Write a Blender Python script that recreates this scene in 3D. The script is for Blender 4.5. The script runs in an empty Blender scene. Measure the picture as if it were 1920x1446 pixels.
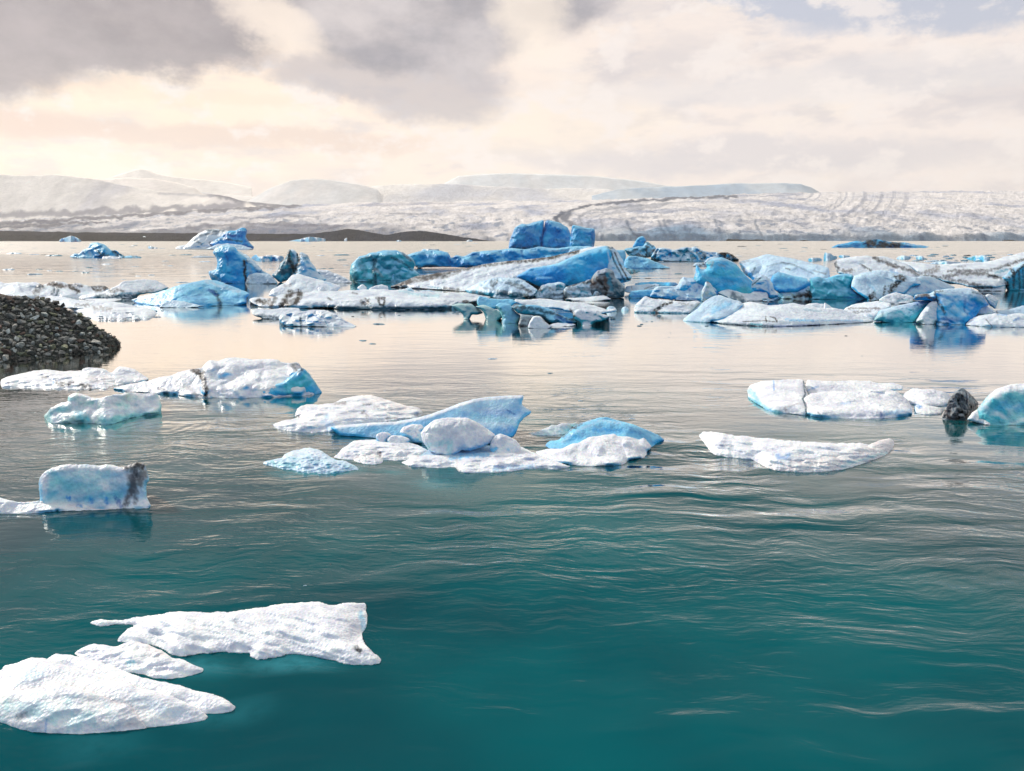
import bpy, math, random
import numpy as np
from mathutils import Vector
random.seed(7)
R = math.radians
F = 1500.0; CX, CY = 960.0, 723.0; HC = 6.0; PITCH = math.atan(275.0 / F)
CP, SP = math.cos(PITCH), math.sin(PITCH)
sc = bpy.context.scene
COL = sc.collection

# ---------- camera geometry: a pixel of the photograph gives a ray from the camera ----------
def ray(px, py):
    """ray per unit of ground distance Y: (X/Y, drop/Y)"""
    y = -(py - CY) / F; x = (px - CX) / F
    dy = CP + y * SP; dz = -SP + y * CP
    return x / dy, -dz / dy
def ground(px, py, z=0.0):
    a, s = ray(px, py); D = (HC - z) / s
    return a * D, D

# ---------- numpy noise ----------
def _h(i, j, k, seed):
    n = (i.astype(np.int64) * 374761393 + j.astype(np.int64) * 668265263 + k.astype(np.int64) * 2147483647 + seed * 974711) & 0xFFFFFFFF
    n = ((n ^ (n >> 13)) * 1274126177) & 0xFFFFFFFF
    n = ((n ^ (n >> 16)) * 2246822519) & 0xFFFFFFFF
    return (n ^ (n >> 15)) & 0xFFFFFFFF
def hashf(i, j, k, seed): return _h(i, j, k, seed) / 4294967296.0
def perlin(P, seed=0):
    I = np.floor(P).astype(np.int64); f = P - I; w = f * f * f * (f * (f * 6 - 15) + 10)
    out = 0
    for a in (0, 1):
        wa = w[:, 0] if a else 1 - w[:, 0]
        for b in (0, 1):
            wb = w[:, 1] if b else 1 - w[:, 1]
            for c in (0, 1):
                wc = w[:, 2] if c else 1 - w[:, 2]
                h = _h(I[:, 0] + a, I[:, 1] + b, I[:, 2] + c, seed)
                g = np.stack([((h >> s) & 255) / 127.5 - 1 for s in (0, 8, 16)], 1)
                out = out + wa * wb * wc * ((f - np.array([a, b, c])) * g).sum(1)
    return out
def fbm(P, oct=4, seed=0, gain=.5):
    o = 0; a = 1.0
    for k in range(oct):
        o = o + a * perlin(P * 2.03 ** k + 17.3 * k, seed + k); a *= gain
    return o
def worley(P, seed=0):
    I = np.floor(P).astype(np.int64)
    f1 = np.full(len(P), 9.0); f2 = np.full(len(P), 9.0); pl = np.zeros(len(P))
    for a in (-1, 0, 1):
        for b in (-1, 0, 1):
            for c in (-1, 0, 1):
                J = I + np.array([a, b, c])
                q = np.stack([J[:, t] + hashf(J[:, 0], J[:, 1], J[:, 2], seed + 11 * t) for t in range(3)], 1)
                d = q - P; r = np.sqrt((d * d).sum(1))
                m = r < f1
                n = np.stack([hashf(J[:, 0], J[:, 1], J[:, 2], seed + 50 + t) - .5 for t in range(3)], 1)
                f2 = np.where(m, f1, np.minimum(f2, r))
                pl = np.where(m, (n * d).sum(1) * 2 + (hashf(J[:, 0], J[:, 1], J[:, 2], seed + 90) - .5) * .6, pl)
                f1 = np.where(m, r, f1)
    return f1, f2, pl
def sstep(x, a, b):
    t = np.clip((x - a) / (b - a), 0, 1); return t * t * (3 - 2 * t)

def lin(c):
    return np.array([(v / 255 / 12.92) if v / 255 <= .04045 else ((v / 255 + .055) / 1.055) ** 2.4 for v in c])
PAL = dict(W=lin((238, 243, 248)), V=lin((204, 228, 245)), L=lin((138, 212, 246)), M=lin((52, 186, 242)), B=lin((0, 148, 226)),
           D=lin((0, 92, 174)), T=lin((22, 150, 180)), A=lin((150, 226, 232)), C=lin((72, 194, 214)), G=lin((150, 160, 166)), H=lin((84, 90, 98)),
           K=lin((16, 18, 24)), N=lin((84, 68, 62)), P=lin((196, 224, 218)), Q=lin((8, 76, 98)), E=lin((176, 190, 208)))

# zoom frames in which the outlines were read off: origin x, y, scale
ZM = dict(A=(0, 380, 500 / 1920), B=(380, 380, 500 / 1920), C=(640, 380, 600 / 1920), D=(1140, 420, 400 / 1920), E=(1480, 420, 440 / 1920),
          G=(0, 640, 1 / 3), H=(480, 700, 520 / 1920), I=(900, 700, 460 / 1920), J=(1280, 660, 1 / 3), K=(0, 1080, 740 / 1920),
          L=(0, 530, 260 / 1920), P=(0, 0, 1.0))
def pts(z, s):
    ox, oy, k = ZM[z]
    return np.array([[float(a) * k + ox, float(b) * k + oy] for a, b in (t.split(',') for t in s.split())])

def refine(poly, step, jag, seed):
    out = []
    n = len(poly)
    for i in range(n):
        a, b = poly[i], poly[(i + 1) % n]
        m = max(1, int(np.hypot(*(b - a)) / step))
        for t in range(m): out.append(a + (b - a) * t / m)
    out = np.array(out)
    # soften straight segments a little, then roughen
    for _ in range(2): out = out * .5 + (np.roll(out, 1, 0) + np.roll(out, -1, 0)) * .25
    P3 = np.c_[out / 14.0, np.full(len(out), seed * 3.7)]
    P4 = np.c_[out / 5.0, np.full(len(out), seed * 1.7 + 9)]
    d = np.stack([fbm(P3, 3, seed), fbm(P3 + 40, 3, seed)], 1) * 1.6 + np.stack([perlin(P4, seed), perlin(P4 + 40, seed)], 1) * .7
    return out + d * jag

def seg_dist(Q, A, B, chunk=6000):
    """distance and nearest point from points Q to segments A-B"""
    best = np.full(len(Q), 1e9); near = np.zeros((len(Q), 2))
    if len(A) == 0: return best, near
    AB = B - A; L2 = (AB ** 2).sum(1) + 1e-9
    for s in range(0, len(Q), chunk):
        q = Q[s:s + chunk]
        t = ((q[:, None, 0] - A[None, :, 0]) * AB[:, 0] + (q[:, None, 1] - A[None, :, 1]) * AB[:, 1]) / L2
        np.clip(t, 0, 1, out=t)
        dx = A[:, 0] + t * AB[:, 0] - q[:, None, 0]; dy = A[:, 1] + t * AB[:, 1] - q[:, None, 1]
        d = dx * dx + dy * dy; k = d.argmin(1); r = np.arange(len(q))
        best[s:s + chunk] = np.sqrt(d[r, k])
        near[s:s + chunk, 0] = q[:, 0] + dx[r, k]; near[s:s + chunk, 1] = q[:, 1] + dy[r, k]
    return best, near
def inside(Q, P):
    c = np.zeros(len(Q), bool); x, y = Q[:, 0], Q[:, 1]
    A = P; B = np.roll(P, -1, 0)
    for (x1, y1), (x2, y2) in zip(A, B):
        if y1 == y2: continue
        m = ((y1 > y) != (y2 > y)) & (x < (x2 - x1) * (y - y1) / (y2 - y1) + x1)
        c ^= m
    return c

SEED = [100]
def lobe(z, s, mode='w', k=1.0, kf=None, fq=.25, base=None, z0=.35, rnd=None, T=None, amp=.05, sc_=None, scal=0., facet=0.,
         jag=1.0, face='B', top='W', nz=(.35, .7), var=.09, mix2=None, g=None, eb=None, cap=.30, lift=0.0, fine=1.0, rf=1.0, an=None):
    SEED[0] += 1; seed = SEED[0]
    raw = pts(z, s) if isinstance(s, str) else s
    P = refine(raw, 2.2, jag, seed)
    lo, hi = P.min(0), P.max(0)
    w, h = hi - lo
    if g is None: g = min(2.6, max(1.0, math.sqrt(w * h / 17000.0)))
    us = np.arange(lo[0] - g, hi[0] + 2 * g, g); vs = np.arange(lo[1] - g, hi[1] + 2 * g, g)
    nu, nv = len(us), len(vs)
    U, V = np.meshgrid(us, vs); Q = np.c_[U.ravel(), V.ravel()]
    ins = inside(Q, P)
    A = P; Bp = np.roll(P, -1, 0)
    area = ((A[:, 0] * Bp[:, 1] - Bp[:, 0] * A[:, 1]).sum())
    dist, near = seg_dist(Q, A, Bp)
    ok = ins | (dist < .72 * g)
    snap = (~ins & ok) | (ins & (dist < .3 * g))
    Q2 = np.where(snap[:, None], near, Q)
    dist = np.where(snap, 0, dist)
    # cells
    idx = np.arange(nu * nv).reshape(nv, nu)
    tl, tr, bl, br = idx[:-1, :-1].ravel(), idx[:-1, 1:].ravel(), idx[1:, :-1].ravel(), idx[1:, 1:].ravel()
    cin = ok[tl] & ok[tr] & ok[bl] & ok[br]
    cin &= (ins[tl].astype(int) + ins[tr] + ins[bl] + ins[br]) >= 1
    tl, tr, bl, br = tl[cin], tr[cin], bl[cin], br[cin]
    used = np.zeros(nu * nv, bool)
    for a in (tl, tr, bl, br): used[a] = True
    rem = np.cumsum(used) - 1
    Q2 = Q2[used]; e_all = dist[used]
    tl, tr, bl, br = rem[tl], rem[tr], rem[bl], rem[br]
    a_, s_ = ray(Q2[:, 0], Q2[:, 1])
    mid = (A + Bp) / 2
    nrm = np.c_[(Bp - A)[:, 1], -(Bp - A)[:, 0]] * (1 if area > 0 else -1)
    nrm = nrm / (np.linalg.norm(nrm, axis=1)[:, None] + 1e-9)
    # lower/upper envelopes
    cols = np.arange(lo[0], hi[0] + 1, 2.0)
    lowe = np.full(len(cols), -1e9); upe = np.full(len(cols), 1e9)
    for p0, p1 in zip(A, Bp):
        x0, x1 = sorted((p0[0], p1[0]))
        m = (cols >= x0 - 1.5) & (cols <= x1 + 1.5)
        yy = np.interp(cols[m], [p0[0], p1[0]] if p0[0] <= p1[0] else [p1[0], p0[0]], [p0[1], p1[1]] if p0[0] <= p1[0] else [p1[1], p0[1]])
        lowe[m] = np.maximum(lowe[m], yy); upe[m] = np.minimum(upe[m], yy)
    def smo(x, k):
        xp = np.r_[np.full(k, x[0]), x, np.full(k, x[-1])]
        return np.convolve(xp, np.ones(2 * k + 1) / (2 * k + 1), 'valid')
    bad = lowe < -1e8; lowe[bad] = np.interp(cols[bad], cols[~bad], lowe[~bad]); upe[bad] = np.interp(cols[bad], cols[~bad], upe[~bad])
    ks = max(1, int(len(cols) * .06)); upe = smo(upe, min(ks * 2, 12)); lowe = smo(lowe, min(ks, 4))
    u = Q2[:, 0]; v = Q2[:, 1]
    if mode == 'w':
        if base is None: bu, bv = cols, lowe
        elif isinstance(base, (int, float)): bu, bv = np.array([lo[0], hi[0]]), np.array([base * ZM[z][2] + ZM[z][1]] * 2)
        else:
            bb = pts(z, base); bu, bv = bb[:, 0], bb[:, 1]
        cu = np.arange(lo[0] - 4, hi[0] + 6, 2.0); cv = np.interp(cu, bu, bv)
        if base is not None: cv = smo(smo(cv, max(1, int(len(cu) * .10))), max(1, int(len(cu) * .10)))
        bu, bv = cu, cv
        yb = np.interp(u, bu, bv)
        df = HC / np.maximum(ray(u, yb)[1], .0028)
        vt = np.interp(u, cols, upe)
        q = np.clip((yb - v) / np.maximum(yb - vt, 2.0), 0, 1)
        kf_ = k if kf is None else kf
        kk = k + (kf_ - k) * np.exp(-(q / fq) ** 2)
        D = (HC + kk * df) / (s_ + kk)
        ybm = np.interp(mid[:, 0], bu, bv)
        up = mid[:, 1] < ybm - 2.0
        er, _ = seg_dist(Q2, A[up], Bp[up])
        bfade = np.clip((yb - v) / 5.0, 0, 1)
        D = np.where(v > yb, df, D)
    else:
        ne = nrm[:, 1] > .12
        en, _ = seg_dist(Q2, A[ne], Bp[ne]); ef, _ = seg_dist(Q2, A[~ne], Bp[~ne])
        X0, Y0 = a_ * HC / s_, HC / s_
        mm = np.median(Y0) / F
        z0 = min(z0, cap * h * mm); amp = min(amp, z0 * .2)
        Eb = max(eb or 3.0, z0 / (mm * .75))
        zz = z0 * (1 - np.exp(-en / Eb)) * (1 - .35 * np.exp(-ef / 3.0))
        PW = np.c_[X0, Y0, np.zeros(len(X0))]
        Ls = sc_ or max(.5, (w * np.median(Y0) / F) * .25)
        if an:
            ca, sa = math.cos(an[0]), math.sin(an[0])
            PW = np.c_[(PW[:, 0] * ca + PW[:, 1] * sa), (-PW[:, 0] * sa + PW[:, 1] * ca) * an[1], PW[:, 2]]
        amp = min(amp, .28 * np.median(s_) * Ls)
        n1 = fbm(PW / Ls, 4, seed, .42)
        n2, f2_, pl_ = worley(PW / (Ls * .45) + 3, seed); pl_ = pl_ * sstep(f2_ - n2, 0, .35)
        dz = amp * (n1 * 1.6 + scal * (n2 - .5) + facet * pl_)
        zz = np.maximum(zz + dz * (1 - np.exp(-e_all / 5.0)), 0.004 * np.minimum(e_all, 3)) + lift
        D = (HC - zz) / s_
        er = e_all; bfade = 1.0
    Dm = np.median(D); mpp = Dm / F
    E = rnd if rnd is not None else (max(3.0, .22 * min(w, h)) if mode == 'w' else 3.0)
    r = np.clip(er / E, 0, 1)
    if mode == 'w':
        D = D + E * mpp * 1.3 * rf * (1 - np.sqrt(1 - (1 - r) ** 2))
        L = max(w, h) * mpp * .5
        PW = np.c_[a_ * D, D * .8, HC - s_ * D]
        sz = sc_ or L * .55
        n1 = fbm(PW / sz, 4, seed, .42)
        f1, f2, pl = worley(PW / (sz * .62) + 5, seed); pl = pl * sstep(f2 - f1, 0, .32)
        n3 = fbm(PW / (sz * .16), 3, seed + 5)
        n4 = fbm(PW / (sz * .30) + 9, 3, seed + 3); n4 = .5 * n4 + .5 * (np.abs(n4) - .25)
        disp = n4 * (.5 if Dm > 45 else .25) + n1 * 1.5 + scal * (f1 - .45) * 1.3 + facet * pl * 1.4 + n3 * .13 * fine
        D = D + amp * L * 1.45 * disp * np.clip(e_all / 3.5, 0, 1) * np.maximum(bfade, .0)
    Em = max(4.0, er.max()) if mode == 'w' else max(4.0, e_all.max() * .4)
    if T is None: T = min(w, 3 * h) * mpp * (.55 if mode == 'w' else .25) + .1
    rb = np.clip(er / Em, 0, 1)
    Db = D + T * np.sqrt(1 - (1 - rb) ** 2) + 1e-3
    Vf = np.c_[a_ * D, D, HC - s_ * D]; Vb = np.c_[a_ * Db, Db, HC - s_ * Db]
    n = len(Vf)
    front = np.c_[tl, bl, br, tr]; back = np.c_[tr, br, bl, tl] + n
    ed = np.concatenate([front[:, [i, (i + 1) % 4]] for i in range(4)])
    key = np.sort(ed, 1); kk_ = key[:, 0] * (n + 1) + key[:, 1]
    uq, inv, cnt = np.unique(kk_, return_inverse=True, return_counts=True)
    be = ed[cnt[inv] == 1]
    side = np.c_[be[:, 1], be[:, 0], be[:, 0] + n, be[:, 1] + n]
    # normals: snow on top, bare ice and painted bluish shade on steep faces
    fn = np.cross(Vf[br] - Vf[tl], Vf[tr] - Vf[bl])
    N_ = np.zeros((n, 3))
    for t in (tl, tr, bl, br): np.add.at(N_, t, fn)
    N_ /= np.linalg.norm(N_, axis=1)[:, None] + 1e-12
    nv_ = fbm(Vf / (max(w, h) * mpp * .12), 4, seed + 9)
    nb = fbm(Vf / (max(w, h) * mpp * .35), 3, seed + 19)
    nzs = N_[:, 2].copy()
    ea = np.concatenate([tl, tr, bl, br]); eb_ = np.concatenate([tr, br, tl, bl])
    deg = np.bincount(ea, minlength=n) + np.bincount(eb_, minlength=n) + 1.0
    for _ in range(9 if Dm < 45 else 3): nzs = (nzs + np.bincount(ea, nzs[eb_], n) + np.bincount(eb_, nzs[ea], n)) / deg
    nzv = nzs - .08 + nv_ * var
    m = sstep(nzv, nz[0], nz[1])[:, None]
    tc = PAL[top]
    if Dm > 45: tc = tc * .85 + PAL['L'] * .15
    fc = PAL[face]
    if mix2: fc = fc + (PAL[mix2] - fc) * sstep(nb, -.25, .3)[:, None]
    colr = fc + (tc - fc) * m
    colr = colr * (1 + nv_[:, None] * .05)
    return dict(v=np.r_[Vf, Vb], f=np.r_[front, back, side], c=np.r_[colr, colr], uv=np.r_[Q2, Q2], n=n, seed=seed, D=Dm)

def stroke(z, s, w, c, a=1.0, rough=.6):
    return (pts(z, s), max(.9, w * (ZM[z][2] * 1.9 if z != 'P' else 1.0)), PAL[c], a, rough)

def apply_strokes(L, strokes):
    Q = L['uv'][:L['n']]; c = L['c'][:L['n']]
    for (pl, w, col, a, rough) in strokes:
        if col.sum() < .45 and L['D'] > 45: w = w * 1.35; a = min(1.0, a * 1.15)
        lo, hi = pl.min(0) - w * 2.5, pl.max(0) + w * 2.5
        m = (Q[:, 0] > lo[0]) & (Q[:, 0] < hi[0]) & (Q[:, 1] > lo[1]) & (Q[:, 1] < hi[1])
        if not m.any(): continue
        q = Q[m]
        P3 = np.c_[q / (max(3.0, w * 1.3)), np.full(len(q), 1.3)]
        wq = q + np.stack([fbm(P3, 3, 5), fbm(P3 + 31, 3, 5)], 1) * w * rough * 1.3
        if len(pl) == 1: d = np.hypot(*(wq - pl[0]).T)
        else: d, _ = seg_dist(wq, pl[:-1], pl[1:])
        br_ = sstep(fbm(np.c_[q / max(2.5, w * .8), np.full(len(q), 7.7)], 3, 77), -.35, .15) if rough > .3 else 1.0
        t = ((1 - sstep(d, w * .25, w * 1.1)) * a * (.5 + .5 * br_))[:, None]
        c[m] = c[m] * (1 - t) + col * t
    L['c'][:L['n']] = c; L['c'][L['n']:] = c

def mesh_obj(name, v, f, col=None, mat=None, smooth=True, parent=None):
    me = bpy.data.meshes.new(name)
    v = np.asarray(v, float); f = np.asarray(f, np.int64)
    ctr = np.array([v[:, 0].mean(), v[:, 1].mean(), 0.0])
    vv = (v - ctr).astype(np.float32)
    k = f.shape[1]
    me.vertices.add(len(v)); me.vertices.foreach_set('co', vv.ravel())
    me.loops.add(len(f) * k); me.loops.foreach_set('vertex_index', f.ravel().astype(np.int32))
    me.polygons.add(len(f)); me.polygons.foreach_set('loop_start', np.arange(0, len(f) * k, k, dtype=np.int32))
    me.polygons.foreach_set('loop_total', np.full(len(f), k, np.int32))
    me.polygons.foreach_set('use_smooth', np.full(len(f), smooth))
    me.update(calc_edges=True); me.validate()
    if col is not None and len(me.vertices) == len(v):
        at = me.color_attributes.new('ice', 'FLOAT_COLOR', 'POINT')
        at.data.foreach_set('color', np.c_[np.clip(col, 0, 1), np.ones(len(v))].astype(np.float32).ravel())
    o = bpy.data.objects.new(name, me); COL.objects.link(o)
    o.location = ctr
    if mat: me.materials.append(mat)
    if parent: o.parent = parent
    return o
def tag(o, label=None, cat=None, group=None, kind=None):
    if label: o['label'] = label
    if cat: o['category'] = cat
    if group: o['group'] = group
    if kind: o['kind'] = kind
    return o

# ---------- nodes ----------
class NT:
    def __init__(s, tree): s.t = tree; s.n = tree.nodes; s.l = tree.links
    def add(s, typ, ins=None, **props):
        n = s.n.new(typ)
        for k, v in props.items(): setattr(n, k, v)
        for k, v in (ins or {}).items():
            sock = n.inputs[k]
            if isinstance(v, bpy.types.NodeSocket): s.l.new(v, sock)
            else: sock.default_value = v
        return n
    def m(s, op, a, b=0.0, c=None, clamp=False):
        n = s.n.new('ShaderNodeMath'); n.operation = op; n.use_clamp = clamp
        for i, v in enumerate((a, b) if c is None else (a, b, c)):
            if isinstance(v, bpy.types.NodeSocket): s.l.new(v, n.inputs[i])
            else: n.inputs[i].default_value = v
        return n.outputs[0]
    def ss(s, x, a, b, lo=0.0, hi=1.0):
        n = s.add('ShaderNodeMapRange', {'Value': x, 'From Min': a, 'From Max': b, 'To Min': lo, 'To Max': hi}, interpolation_type='SMOOTHSTEP')
        return n.outputs[0]
    def mix(s, f, a, b, blend='MIX'):
        n = s.n.new('ShaderNodeMix'); n.data_type = 'RGBA'; n.blend_type = blend
        for sock, v in ((n.inputs[0], f), (n.inputs[6], a), (n.inputs[7], b)):
            if isinstance(v, bpy.types.NodeSocket): s.l.new(v, sock)
            else: sock.default_value = v if not hasattr(v, '__len__') else (*v[:3], 1)
        return n.outputs[2]
    def noise(s, vec, scale, detail=4, rough=.55, dist=0.0, out='Fac'):
        n = s.add('ShaderNodeTexNoise', {'Vector': vec, 'Scale': scale, 'Detail': detail, 'Roughness': rough, 'Distortion': dist})
        return n.outputs[out]
    def map(s, vec, scale=(1, 1, 1), loc=(0, 0, 0), rot=(0, 0, 0)):
        return s.add('ShaderNodeMapping', {'Vector': vec, 'Scale': scale, 'Location': loc, 'Rotation': rot}).outputs[0]
def new_mat(name):
    m = bpy.data.materials.new(name); m.use_nodes = True
    nt = NT(m.node_tree); nt.n.clear()
    return m, nt
def RGB(*c): return tuple(float(x) for x in lin(c))

def ice_material(name, px, bump=.5, crystal=0.0, sss=.0):
    """px = size in metres of the finest grain"""
    m, t = new_mat(name)
    co = t.add('ShaderNodeNewGeometry').outputs['Position']
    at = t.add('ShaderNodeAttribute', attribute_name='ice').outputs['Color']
    n1 = t.noise(co, 1 / (px * 22), 5, .6)
    n2 = t.noise(co, 1 / (px * 5), 4, .65)
    v = t.add('ShaderNodeTexVoronoi', {'Vector': co, 'Scale': 1 / (px * 4.0), 'Randomness': 1.0}).outputs['Distance']
    br = t.m('ADD', t.ss(n1, .3, .7, .78, 1.08), t.ss(n2, .3, .7, -.07, .05))
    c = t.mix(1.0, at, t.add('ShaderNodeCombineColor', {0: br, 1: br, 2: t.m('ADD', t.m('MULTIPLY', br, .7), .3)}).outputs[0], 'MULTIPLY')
    hgt = t.m('ADD', t.m('MULTIPLY', n1, 2.2), t.m('ADD', t.m('MULTIPLY', n2, .8), t.m('MULTIPLY', v, .5 + crystal)))
    bp = t.add('ShaderNodeBump', {'Height': hgt, 'Strength': bump, 'Distance': px * 5}).outputs[0]
    rg = t.ss(n2, .3, .7, .28, .62)
    b = t.add('ShaderNodeBsdfPrincipled', {'Base Color': c, 'Roughness': rg, 'Normal': bp, 'IOR': 1.31, 'Specular IOR Level': .5,
              'Subsurface Weight': sss, 'Subsurface Radius': (.12, .5, 1.0), 'Subsurface Scale': px * 8})
    o = t.add('ShaderNodeOutputMaterial', {'Surface': b.outputs[0]})
    return m
ICE = {}
def ice_for(D):
    lv = 0 if D < 16 else 1 if D < 28 else 2 if D < 45 else 3 if D < 100 else 4 if D < 260 else 5
    if lv not in ICE:
        px = (.012, .018, .03, .055, .13, .5)[lv]
        ICE[lv] = ice_material(('near_ice', 'drifting_ice', 'middle_ice', 'berg_ice', 'distant_ice', 'far_ice')[lv], px, bump=(.2, .2, .22, .28, .4, .4)[lv], crystal=(.9, .6, .3, 0, 0, 0)[lv], sss=(.2, .2, .15, .1, 0, 0)[lv])
    return ICE[lv]

def bbox(L): return L['v'].min(0), L['v'].max(0)
def berg(name, label, cat, lobes, strokes=(), group=None):
    vs, fs, cs = [], [], []; o = 0
    if len(lobes) > 1:          # let the back of every nearer lobe reach the body behind it
        M = max(lobes, key=lambda L: np.ptp(L['v'], 0).max())
        def reach(L, y):
            n = L['n']; B = L['v'][n:]; g = y - B[:, 1].max()
            if g > 0: B -= [0, 0, HC]; B *= ((B[:, 1] + g) / B[:, 1])[:, None]; B += [0, 0, HC]
        for L in lobes:
            if L is not M and bbox(L)[0][1] > bbox(M)[1][1] - .2: reach(M, bbox(L)[0][1] + .6)
        for L in lobes:
            if L is not M and bbox(M)[0][1] > bbox(L)[1][1] - .2: reach(L, bbox(M)[0][1] + .6)
    for L in lobes:
        apply_strokes(L, strokes)
        vs.append(L['v']); fs.append(L['f'] + o); cs.append(L['c']); o += len(L['v'])
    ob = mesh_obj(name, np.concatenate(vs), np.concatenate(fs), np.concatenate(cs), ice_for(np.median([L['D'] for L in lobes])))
    return tag(ob, label, cat, group)
EXPO = 0.36; SUN_E = 3.2; SKYK = 0.88; HAZE = 0.58e-4; HAZEC = (1.0, .965, .93)
# ---------- camera ----------
cam = bpy.data.cameras.new('camera'); co_ = bpy.data.objects.new('camera', cam); COL.objects.link(co_)
co_.location = (0, 0, HC); co_.rotation_euler = (math.pi / 2 - PITCH, 0, 0)
cam.sensor_width = 36; cam.lens = F / 1920 * 36; cam.clip_start = .1; cam.clip_end = 60000
sc.camera = co_
sc.view_settings.view_transform = 'Standard'; sc.view_settings.look = 'None'; sc.view_settings.exposure = EXPO; sc.view_settings.gamma = 1
sc.cycles.use_denoising = True
sc.cycles.max_bounces = 6; sc.cycles.volume_bounces = 1; sc.cycles.caustics_reflective = False; sc.cycles.caustics_refractive = False

# ---------- sun ----------
SUN_AZ, SUN_EL = R(-52), R(30)          # azimuth from the view direction, negative = left
sd = bpy.data.lights.new('sun', 'SUN'); sd.energy = SUN_E; sd.angle = R(6); sd.color = (1.0, .93, .84)
so = bpy.data.objects.new('sun', sd); COL.objects.link(so)
d_ = Vector((math.sin(SUN_AZ) * math.cos(SUN_EL), math.cos(SUN_AZ) * math.cos(SUN_EL), math.sin(SUN_EL)))
so.rotation_euler = d_.to_track_quat('Z', 'Y').to_euler(); so.location = (-60, 60, 80)

# ---------- sky ----------
wd = bpy.data.worlds.new('World'); sc.world = wd; wd.use_nodes = True
t = NT(wd.node_tree); t.n.clear()
sky = t.add('ShaderNodeTexSky', sky_type='NISHITA', sun_disc=False, sun_elevation=SUN_EL, sun_rotation=SUN_AZ, air_density=1.0, dust_density=2.0, altitude=10)
gen = t.add('ShaderNodeTexCoord').outputs['Generated']
sp = t.add('ShaderNodeSeparateXYZ', {0: gen}); X_, Y_, Z_ = sp.outputs
az = t.m('MULTIPLY', t.m('ARCTAN2', X_, Y_), 15.0)
el = t.m('MULTIPLY', t.m('ARCSINE', Z_), 15.0)          # units: hundreds of photograph pixels above the horizon
ae = t.add('ShaderNodeCombineXYZ', {0: az, 1: el}).outputs[0]
# warp for ragged cloud edges
w1 = t.noise(t.map(ae, (.42, .62, 1)), 1.0, 9, .66)
w2 = t.noise(t.map(ae, (.42, .62, 1), (7.7, 3.1, 5)), 1.0, 9, .66)
azw = t.m('ADD', az, t.m('MULTIPLY', t.m('SUBTRACT', w1, .5), 1.7))
elw = t.m('ADD', el, t.m('MULTIPLY', t.m('SUBTRACT', w2, .5), 1.25))
def blob(px, py, rx, ry, rot=0.0, lo=1.0, hi=.35, warp=1):
    a, e = (azw, elw) if warp else (az, el)
    dx = t.m('SUBTRACT', a, (px - 960) / 100); dy = t.m('SUBTRACT', e, (448 - py) / 100)
    c, s = math.cos(rot), math.sin(rot)
    u = t.m('MULTIPLY', t.m('ADD', t.m('MULTIPLY', dx, c), t.m('MULTIPLY', dy, s)), 100 / rx)
    v = t.m('MULTIPLY', t.m('SUBTRACT', t.m('MULTIPLY', dy, c), t.m('MULTIPLY', dx, s)), 100 / ry)
    r2 = t.m('ADD', t.m('MULTIPLY', u, u), t.m('MULTIPLY', v, v))
    return t.ss(r2, lo, hi)
def maxm(*a):
    r = a[0]
    for b in a[1:]: r = t.m('MAXIMUM', r, b)
    return r
K_ = SKYK
# base veil of cloud: cream low down, warmer towards the left
cream_l, cream_r = RGB(248, 224, 200), RGB(238, 226, 220)
base = t.mix(t.ss(az, -10, 6), cream_l, cream_r)
hi_c = RGB(222, 214, 210)
base = t.mix(t.ss(el, 3.6, 10), base, hi_c)
# streaky grey wisps
n1 = t.noise(t.map(ae, (.22, .75, 1), (3, 1, 0)), 1.0, 8, .58)
base = t.mix(t.m('MULTIPLY', t.ss(n1, .46, .68), .6), base, RGB(196, 192, 198))
n2 = t.noise(t.map(ae, (.5, 1.1, 1), (9, 4, 0)), 1.0, 9, .6)
base = t.mix(t.m('MULTIPLY', t.ss(n2, .5, .66), .6), base, RGB(243, 231, 220))
n3 = t.noise(t.map(ae, (.8, 2.2, 1), (1, 8, 0)), 1.0, 7, .6)
base = t.mix(t.m('MULTIPLY', t.ss(n3, .48, .68), .5), base, RGB(190, 186, 194))
# bands low over the mountains
base = t.mix(t.m('MULTIPLY', blob(420, 272, 560, 26, -.02, 1.1, .1), .8), base, RGB(220, 198, 186))
base = t.mix(t.m('MULTIPLY', blob(60, 268, 260, 32, 0, 1.1, .1), .5), base, RGB(228, 198, 182))
base = t.mix(t.m('MULTIPLY', blob(1350, 310, 560, 34, -.01, 1.2, .1), .7), base, RGB(200, 197, 204))
base = t.mix(t.m('MULTIPLY', blob(1500, 190, 560, 36, .02, 1.2, .1), .5), base, RGB(214, 212, 216))
base = t.mix(t.m('MULTIPLY', blob(300, 205, 420, 16, 0, 1.2, .2), .5), base, RGB(240, 200, 180))
# bright glow
base = t.mix(t.m('MULTIPLY', blob(330, 215, 420, 45, 0, 1.3, 0, 0), .5), base, (.96, .82, .64))
base = t.mix(t.m('MULTIPLY', blob(1000, 250, 260, 60, 0, 1.3, 0, 0), .5), base, (.95, .82, .67))
# blue gaps
gap = maxm(blob(1680, 100, 300, 40, -.06, 1.2, .3), blob(1850, 60, 170, 46, .1, 1.2, .3), blob(1480, 74, 220, 22, -.1, 1.2, .3))
skyc = t.mix(.8, t.mix(1.0, sky.outputs[0], (.13, .13, .13), 'MULTIPLY'), RGB(186, 190, 206))
base = t.mix(t.m('MULTIPLY', gap, .95), base, skyc)
pf = t.noise(t.map(ae, (.9, 1.5, 1), (4, 2, 0)), 1.0, 9, .62)
base = t.mix(t.m('MULTIPLY', t.ss(pf, .5, .62), .75), base, RGB(238, 229, 225))
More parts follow.
